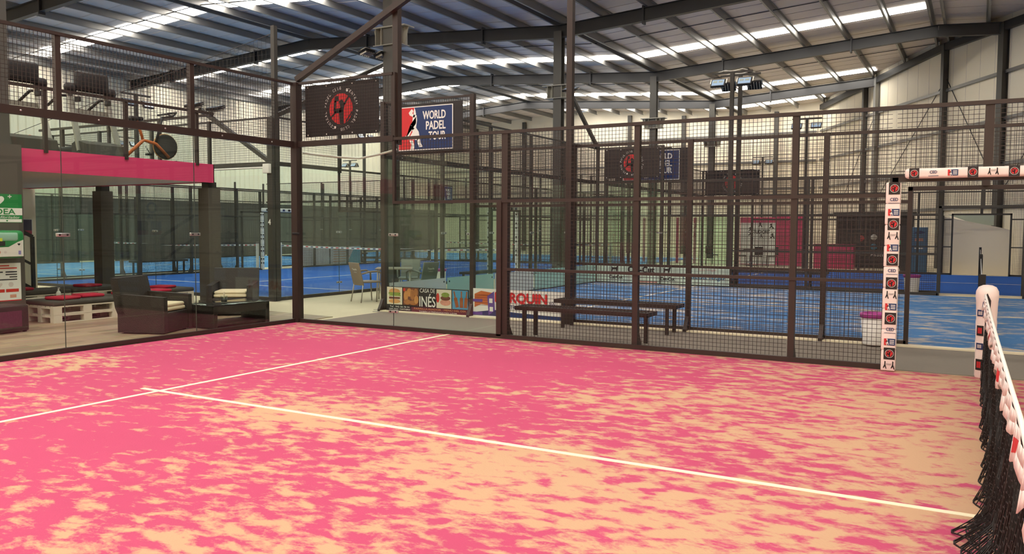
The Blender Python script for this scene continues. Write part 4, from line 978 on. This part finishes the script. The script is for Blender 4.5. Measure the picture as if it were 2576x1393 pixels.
# pallets
def pallet(t, z0, nm='pallet'):
    mb = MB()
    for y in (-.6, -.0725, .455):
        for x in (-.4, -.05, .3): mb.box(x, x+.1, y, y+.145, z0+.022, z0+.1, PALL)
    for x in (-.4, -.05, .3): mb.box(x, x+.1, -.6, .6, z0, z0+.022, PALL)
    for y in (-.6, -.0725, .455): mb.box(-.4, .4, y, y+.145, z0+.1, z0+.122, PALL)
    for i in range(7): mb.box(-.4+.118*i, -.4+.118*i+.09, -.6, .6, z0+.122, z0+.144, PALL)
    return mb.build(nm, t)
def pallet_seat(label, loc, rz, cover=True):
    t = thing('pallet_bench', label, 'pallet bench', loc, rz)
    pallet(t, .0); pallet(t, .146)
    if cover: MB().rbox(-.41, .41, -.61, .61, .292, .37, GMATT, .03).build('mattress', t)
    return t
PS = [(-3.62, -1.62, 'white pallet bench with two red cushions, nearest front corner'), (-3.62, -.38, 'white pallet bench hidden behind the side-on armchair'), (-4.5, .68, 'white pallet bench end beside the grey corner pillar')]
for x, y, lab in PS: pallet_seat(lab, (x, y, 0), 0 if y < .5 else 0)
for x, y, lab in ((-6.1, -2.2, 'white pallet bench at the back left under the stair rail'), (-6.1, -.95, 'white pallet bench at the back under two red cushions'), (-6.1, .3, 'white pallet bench at the back beside the deeper grey pillar')): pallet_seat(lab, (x, y, 0), 0)
t = thing('pallet_table', 'low bare white pallet table between the pallet benches', 'table', (-4.8, -1.5, 0)); pallet(t, 0); pallet(t, .146)
def rcush(label, x, y, rz, z=.371):
    t = MB().rbox(-.2, .2, -.2, .2, 0, .055, RCUSH, .03).build('seat_cushion', loc=(x, y, z), rotz=rz); return tag(t, label, 'cushion')
for i, (x, y, rz, lab) in enumerate(((-3.55, -1.85, .2, 'red square cushion on the front pallet bench, left of the glass seam'), (-3.7, -1.3, -.1, 'red square cushion on the front pallet bench, right of the glass seam'), (-3.6, -.6, .1, 'red square cushion peeping out left of the armchair back'), (-3.65, .05, .1, 'red square cushion right of the armchair back'), (-6.05, -2.5, .1, 'red square cushion at far left, back row'), (-6.1, -1.75, .2, 'red square cushion under the stair rail, back row'), (-6.1, -1.15, 0, 'red square cushion behind the soap bottle'), (-6.0, .2, .1, 'red square cushion at the foot of the deeper pillar'), (-4.4, .75, .3, 'red square cushion at the bench end by the pillar'))): rcush(lab, x, y, rz)
t = thing('soap_bottle', 'clear pump bottle on the white pallet table', 'bottle', (-4.65, -1.25, .292))
MB().lathe([(.001, 0), (.04, 0), (.042, .1), (.025, .13), (.012, .14), (.001, .14)], mat('clear_gel', (206, 206, 196), .2), n=16).build('body', t)
mb = MB(); mb.lathe([(.014, .14), (.014, .17), (.006, .17), (.006, .19)], WHITE, n=12); mb.bar((-.01, 0, .19), (.04, 0, .19), .015, .012, WHITE); mb.build('pump', t)
t = thing('wicker_pouf', 'dark wicker box stool at the left photo edge', 'stool', (-2.78, -3.32, 0), math.radians(8)); MB().rbox(-.24, .24, -.3, .3, .03, .42, WICKER, .02).build('body', t)
for x in (-.2, .2):
    for y in (-.25, .25): MB().box(x-.02, x+.02, y-.02, y+.02, 0, .03, BLACK).build('foot', t)
MB().box(.241, .244, -.18, .18, .1, .34, mat('plum_reflection', (92, 40, 66), .7, noise=.4, nscale=40)).build('reflection_patch', t)  # purple reflection on the wicker side, painted as a thin patch

# ================================================================ BENCHES, CHAIRS, BINS
def bench(label, loc, rz, L_=2.0, m=DARK):
    t = thing('bench', label, 'bench', loc, rz)
    mb = MB(); h = .46
    for y in (-.19, .19): mb.bar((-L_/2, y, h-.03), (L_/2, y, h-.03), .03, .06, m)
    for x in (-L_/2+.015, L_/2-.015): mb.bar((x, -.19, h-.03), (x, .19, h-.03), .03, .06, m)
    mb.build('seat_frame', t)
    mb = MB()
    for i in range(int(L_/.05)): mb.box(-L_/2+.05*i+.01, -L_/2+.05*i+.022, -.175, .175, h-.012, h-.002, m)
    for y in (-.12, -.04, .04, .12): mb.box(-L_/2, L_/2, y-.006, y+.006, h-.014, h-.004, m)
    mb.build('seat_grating', t)
    for x in (-L_/2+.15, L_/2-.15):
        for y in (-.17, .17): MB().box(x-.025, x+.025, y-.02, y+.02, 0, h-.06, m).build('leg', t)
    return t
bench('dark metal bench in the walkway, nearer one against the pink court fence', (5.05, .52, .01), 0, 2.05)
bench('dark metal bench in the walkway, farther one against the blue court fence', (5.0, 1.9, .01), 0, 2.05)
bench('dark bench between the two right blue courts', (5.2, 12.85, .03), 0, 2.6, DARK2)
bench('dark bench beside court four left fence, seen right of the second pillar', (-14.0, 8.0, .03), PI/2, 2.0, DARK2)
bench('dark bench beside court four left fence, farther, over the plastic chairs', (-14.0, 17.6, .03), PI/2, 2.0, DARK2)
bench('dark bench between court four and the sandy court, near the white bin', (-1.7, 9.0, 0), PI/2, 2.2, DARK2)
def plastic_chair(label, loc, rz, m):
    """stacking armchair facing +x"""
    t = thing('plastic_chair', label, 'chair', loc, rz)
    MB().rbox(-.22, .24, -.23, .23, .42, .455, m, .015).build('seat', t)
    mb = MB(); T = Matrix.Translation((-.22, 0, .44)) @ Matrix.Rotation(math.radians(-14), 4, 'Y'); mb.rbox(-.014, .014, -.23, .23, -.08, .43, m, .012, T); mb.build('backrest', t)
    f = Fr(T @ Vector((-.016, 0, .25)), (0, -1, 0), (-.24, 0, .97)); mb = MB(); rect(mb, f, -.1, .1, -.01, .05, m, .001); text(mb, f, 'Tequila', 0, .03, .2, .05, WPR, .003, 0, .002); text(mb, f, 'AÑEJO', .01, -.03, .13, .03, WPR, .003); mb.build('back_print', t)
    for s_ in (-1, 1):
        mb = MB(); mb.tube([(-.25, s_*.24, .62), (-.1, s_*.26, .66), (.12, s_*.26, .67), (.22, s_*.25, .62), (.22, s_*.24, .45)], .02, m, 8); mb.build('armrest', t)
        MB().tube([(.2, s_*.2, .43), (.24, s_*.23, 0)], .014, ALU, 8).build('leg', t); MB().tube([(-.2, s_*.2, .43), (-.27, s_*.23, 0)], .014, ALU, 8).build('leg', t)
    return t
plastic_chair('taupe plastic armchair at the terrace table, its back to the lounge', (-1.62, 3.8, 0), math.radians(68), TAUPE)
plastic_chair('grey plastic armchair turned away at the right of the terrace table', (-.85, 4.75, 0), math.radians(168), GCHAIR)
plastic_chair('grey plastic armchair facing the camera behind the terrace table', (-1.75, 5.5, 0), math.radians(-60), GCHAIR)
t = thing('terrace_table', 'round edged taupe terrace table between plastic chairs', 'table', (-1.3, 4.35, 0), math.radians(35)); MB().rbox(-.4, .4, -.4, .4, .70, .725, TAUPE, .01).build('tabletop', t)
for x in (-.34, .34):
    for y in (-.34, .34): MB().tube([(x, y, .7), (x*1.08, y*1.08, 0)], .017, ALU, 8).build('leg', t)
LID = mat('purple_bin_bag', (168, 60, 140), .4, bump=.5, nscale=25)
def bin_(label, loc, r=.16, h=.42):
    t = thing('waste_bin', label, 'bin', loc)
    MB().lathe([(r*.82, 0), (r*.84, .02), (r, h), (r*.96, h), (r*.8, .03), (.001, .03)], WHITE, n=24).build('bucket', t)
    MB().lathe([(r*.95, h-.05), (r*1.06, h-.045), (r*1.1, h), (r*1.04, h+.02), (r*.9, h+.01), (r*.85, h-.04)], LID, n=24).build('bag_rim', t)
    return t
bin_('white bin with purple bag in the walkway beside the padded gate', (8.72, 2.12, .03), .175, .42)
bin_('white bin with purple bag far behind, left of the sandy net', (8.5, 12.85, .03), .19, .44)
bin_('small white bin with purple bag behind the end wall boards', (-2.6, 8.0, 0), .17, .5)

# ================================================================ FAR END: STUDIO, COUNTER, SHOP, STAIR BOX
t = thing('studio_front', 'pink framed studio front with white sports panel far away', 'partition', (0, 28.3, 0))
MB().box(.3, 1.95, 0, .12, 0.0, 2.16, MAGENTA).build('frame', t); MB().box(1.95, 3.3, -.02, .12, 0, 2.2, MAGENTA).build('side_panel', t)
mb = MB(); f = Fr((.42, -.01, .45), (1, 0, 0), (0, 0, 1)); slab(mb, f, -.1, 1.5, -.43, 1.46, .01, WPR); text(mb, f, 'STUDIOFIT', .82, 1.05, .8, .18, BLACK, .004, 0, .006)
for a, b, s_ in ((.35, 1.15, .12), (.8, 1.36, .12), (1.3, 1.3, .14), (.35, .95, .12), (1.35, .85, .14), (.85, .85, .1)):
    poly(mb, f, [(a+x*s_, b+y*s_) for x, y in ((-.1, 1), (.2, .8), (.15, .2), (.7, -.6), (.4, -.8), (0, -.2), (-.6, -.7), (-.8, -.4), (-.2, .2), (-.7, .5), (-.5, .7))], BLACK, .004)
mb.build('sports_panel', t)
tag(MB().box(2.95, 3.25, 27.2, 27.32, 0, 2.1, MAGENTA).build('pink_pillar'), 'narrow pink pillar right of the studio front', 'pillar')
t = thing('reception_counter', 'pink reception counter before the dark shop', 'counter', (4.7, 26.0, 0)); MB().rbox(-.75, .8, 0, .5, 0, .98, MAGENTA, .02).build('body', t); MB().box(-.78, .83, -.03, .55, .98, 1.02, mat('counter_top', (150, 60, 80), .4)).build('top', t)
t = thing('shop_display', 'dark slatted shop wall hung with rackets', 'shop shelf', (4.6, 27.3, 0))
mb = MB(); mb.box(0, 3.0, .2, .3, 0, 2.2, mat('dark_slatwall', (48, 44, 40), .6))
for i in range(10): mb.box(0, 3.0, .18, .2, .2*i+.1, .2*i+.12, GMATT)
mb.build('slatwall', t); MB().box(-.1, 3.1, -.1, .3, 2.2, 2.35, mat('dark_slatwall', (48, 44, 40))).build('canopy', t)
mb = MB(); f = Fr((1.9, .17, .55), (1, 0, 0), (0, 0, 1)); text(mb, f, 'Padel Shop', 0, 0, 1.0, .16, WPR, .004); mb.build('lettering', t)
for k, (x, z, c_, lab) in enumerate(((1.0, 1.25, (196, 60, 60), 'red padel racket on the dark shop wall'), (1.5, 1.3, (220, 220, 210), 'white padel racket on the dark shop wall'), (1.5, .9, (70, 140, 170), 'blue padel racket low on the dark shop wall'), (2.1, .9, (190, 210, 60), 'lime padel racket low on the dark shop wall'), (2.05, 1.35, (180, 150, 60), 'gold padel racket on the dark shop wall'), (2.6, 1.1, (60, 160, 110), 'green padel racket at the right of the dark shop wall'))):
    t2 = thing('padel_racket', lab, 'racket', (4.6+x, 27.45, z)); m_ = mat('racket_%d' % k, c_, .4)
    mb = MB(); T = Matrix.Rotation(PI/2, 4, 'X'); mb.lathe([(.001, -.02), (.12, -.02), (.13, 0), (.12, .02), (.001, .02)], m_, n=18, M=T); mb.build('head', t2); MB().tube([(0, 0, .12), (0, 0, .26)], .015, BLACK, 6).build('handle', t2)
t = thing('drinks_fridge', 'tall blue drinks fridge left of the white stair box', 'fridge', (7.98, 24.45, 0)); MB().rbox(-.28, .28, 0, .5, 0, 1.72, mat('fridge_blue', (66, 110, 150), .4), .02).build('body', t)
mb = MB(); mb.box(-.25, .25, -.012, -.005, .1, 1.65, mat('fridge_door', (80, 124, 160), .3)); f = Fr((-.26, -.014, .9), (1, 0, 0), (0, 0, 1)); poly(mb, f, [(.05, .6), (.3, .7), (.48, .62), (.3, .58)], NAVY, .002); rect(mb, f, .12, .4, .3, .4, FB['ham'], .002); rect(mb, f, .1, .4, .0, .06, WPR, .002); mb.build('door', t)
tag(MB().box(7.3, 7.62, 25.1, 25.2, .02, 1.8, mat('dark_poster', (70, 62, 60), .6)).build('poster_stand'), 'dark poster stand left of the blue fridge', 'poster stand')
t = thing('stair_box', 'large cream panelled stair enclosure with sloping top', 'stair enclosure', (0, 0, 0))
mb = MB(); mb.prism([(8.75, 0), (10.95, 0), (10.95, 1.62), (10.6, 1.72), (8.75, 2.12)], 'y', 24.2, 24.3, mat('cream_panel', (252, 240, 216), .5)); mb.box(8.72, 8.8, 24.12, 24.35, 0, 2.15, BLACK); mb.build('panel', t)
MB().prism([(8.9, 2.2), (10.4, 2.2), (10.4, 1.8), (9.9, 1.8)], 'y', 24.7, 24.74, mat('pale_glass_panel', (186, 200, 190), .3)).build('side_glass', t)
for k in range(7):
    x = -4.3+.42*k
    tag(MB().box(x-.05, x+.05, 28.0, 28.1, 0, 2.15, mat('plum_paint', (140, 50, 80), .5) if k % 2 else MATS['plum_paint'] if 'plum_paint' in MATS else mat('plum_paint', (140, 50, 80), .5)).build('partition_post'), 'slim plum screen post left of the studio front, %s from the left' % ORD[k], 'post', 'plum screen posts')
t = thing('glass_screen', 'green tinted glass screen between plum posts and studio', 'screen', (0, 0, 0)); MB().box(-1.6, .2, 28.2, 28.23, 0, 2.2, glass_mat('green_glass', (.84, .9, .87))).build('glass_panel', t); MB().box(-1.65, .25, 28.18, 28.25, 2.2, 2.26, BLACK).build('top_rail', t)
for k, (x, y, rz, lab) in enumerate(((.8, 26.6, .4, 'black cafe chair before the studio front, left one'), (1.5, 26.3, 2.4, 'black cafe chair before the studio front, middle one'), (2.1, 26.7, 3.6, 'black cafe chair before the studio front, right one'), (-.6, 26.9, 1.0, 'black cafe chair before the green glass screen'))):
    t = thing('cafe_chair', lab, 'chair', (x, y, 0), rz); MB().rbox(-.2, .2, -.2, .2, .43, .46, BLACK, .01).build('seat', t); MB().rbox(-.22, -.19, -.2, .2, .5, .85, BLACK, .01).build('backrest', t)
    for a in (-.18, .18):
        for b in (-.18, .18): MB().tube([(a, b, .43), (a*1.1, b*1.1, 0)], .014, BLACK, 6).build('leg', t)
t = thing('cafe_table', 'small grey cafe table before the studio front', 'table', (1.15, 26.95, 0)); MB().lathe([(.001, .70), (.35, .70), (.35, .73), (.001, .73)], GREYP, n=20).build('tabletop', t); MB().tube([(0, 0, 0), (0, 0, .7)], .03, BLACK, 8).build('stem', t); MB().lathe([(.001, 0), (.24, 0), (.24, .02), (.001, .02)], BLACK, n=16).build('base', t)

tag(MB().rbox(-.06, .1, -.09, -.07, -.02, .02, BLACK, .008).build('post_clamp', loc=(0, .06, 1.5)), 'small black clamp on the near glass corner post at eye height', 'clamp')
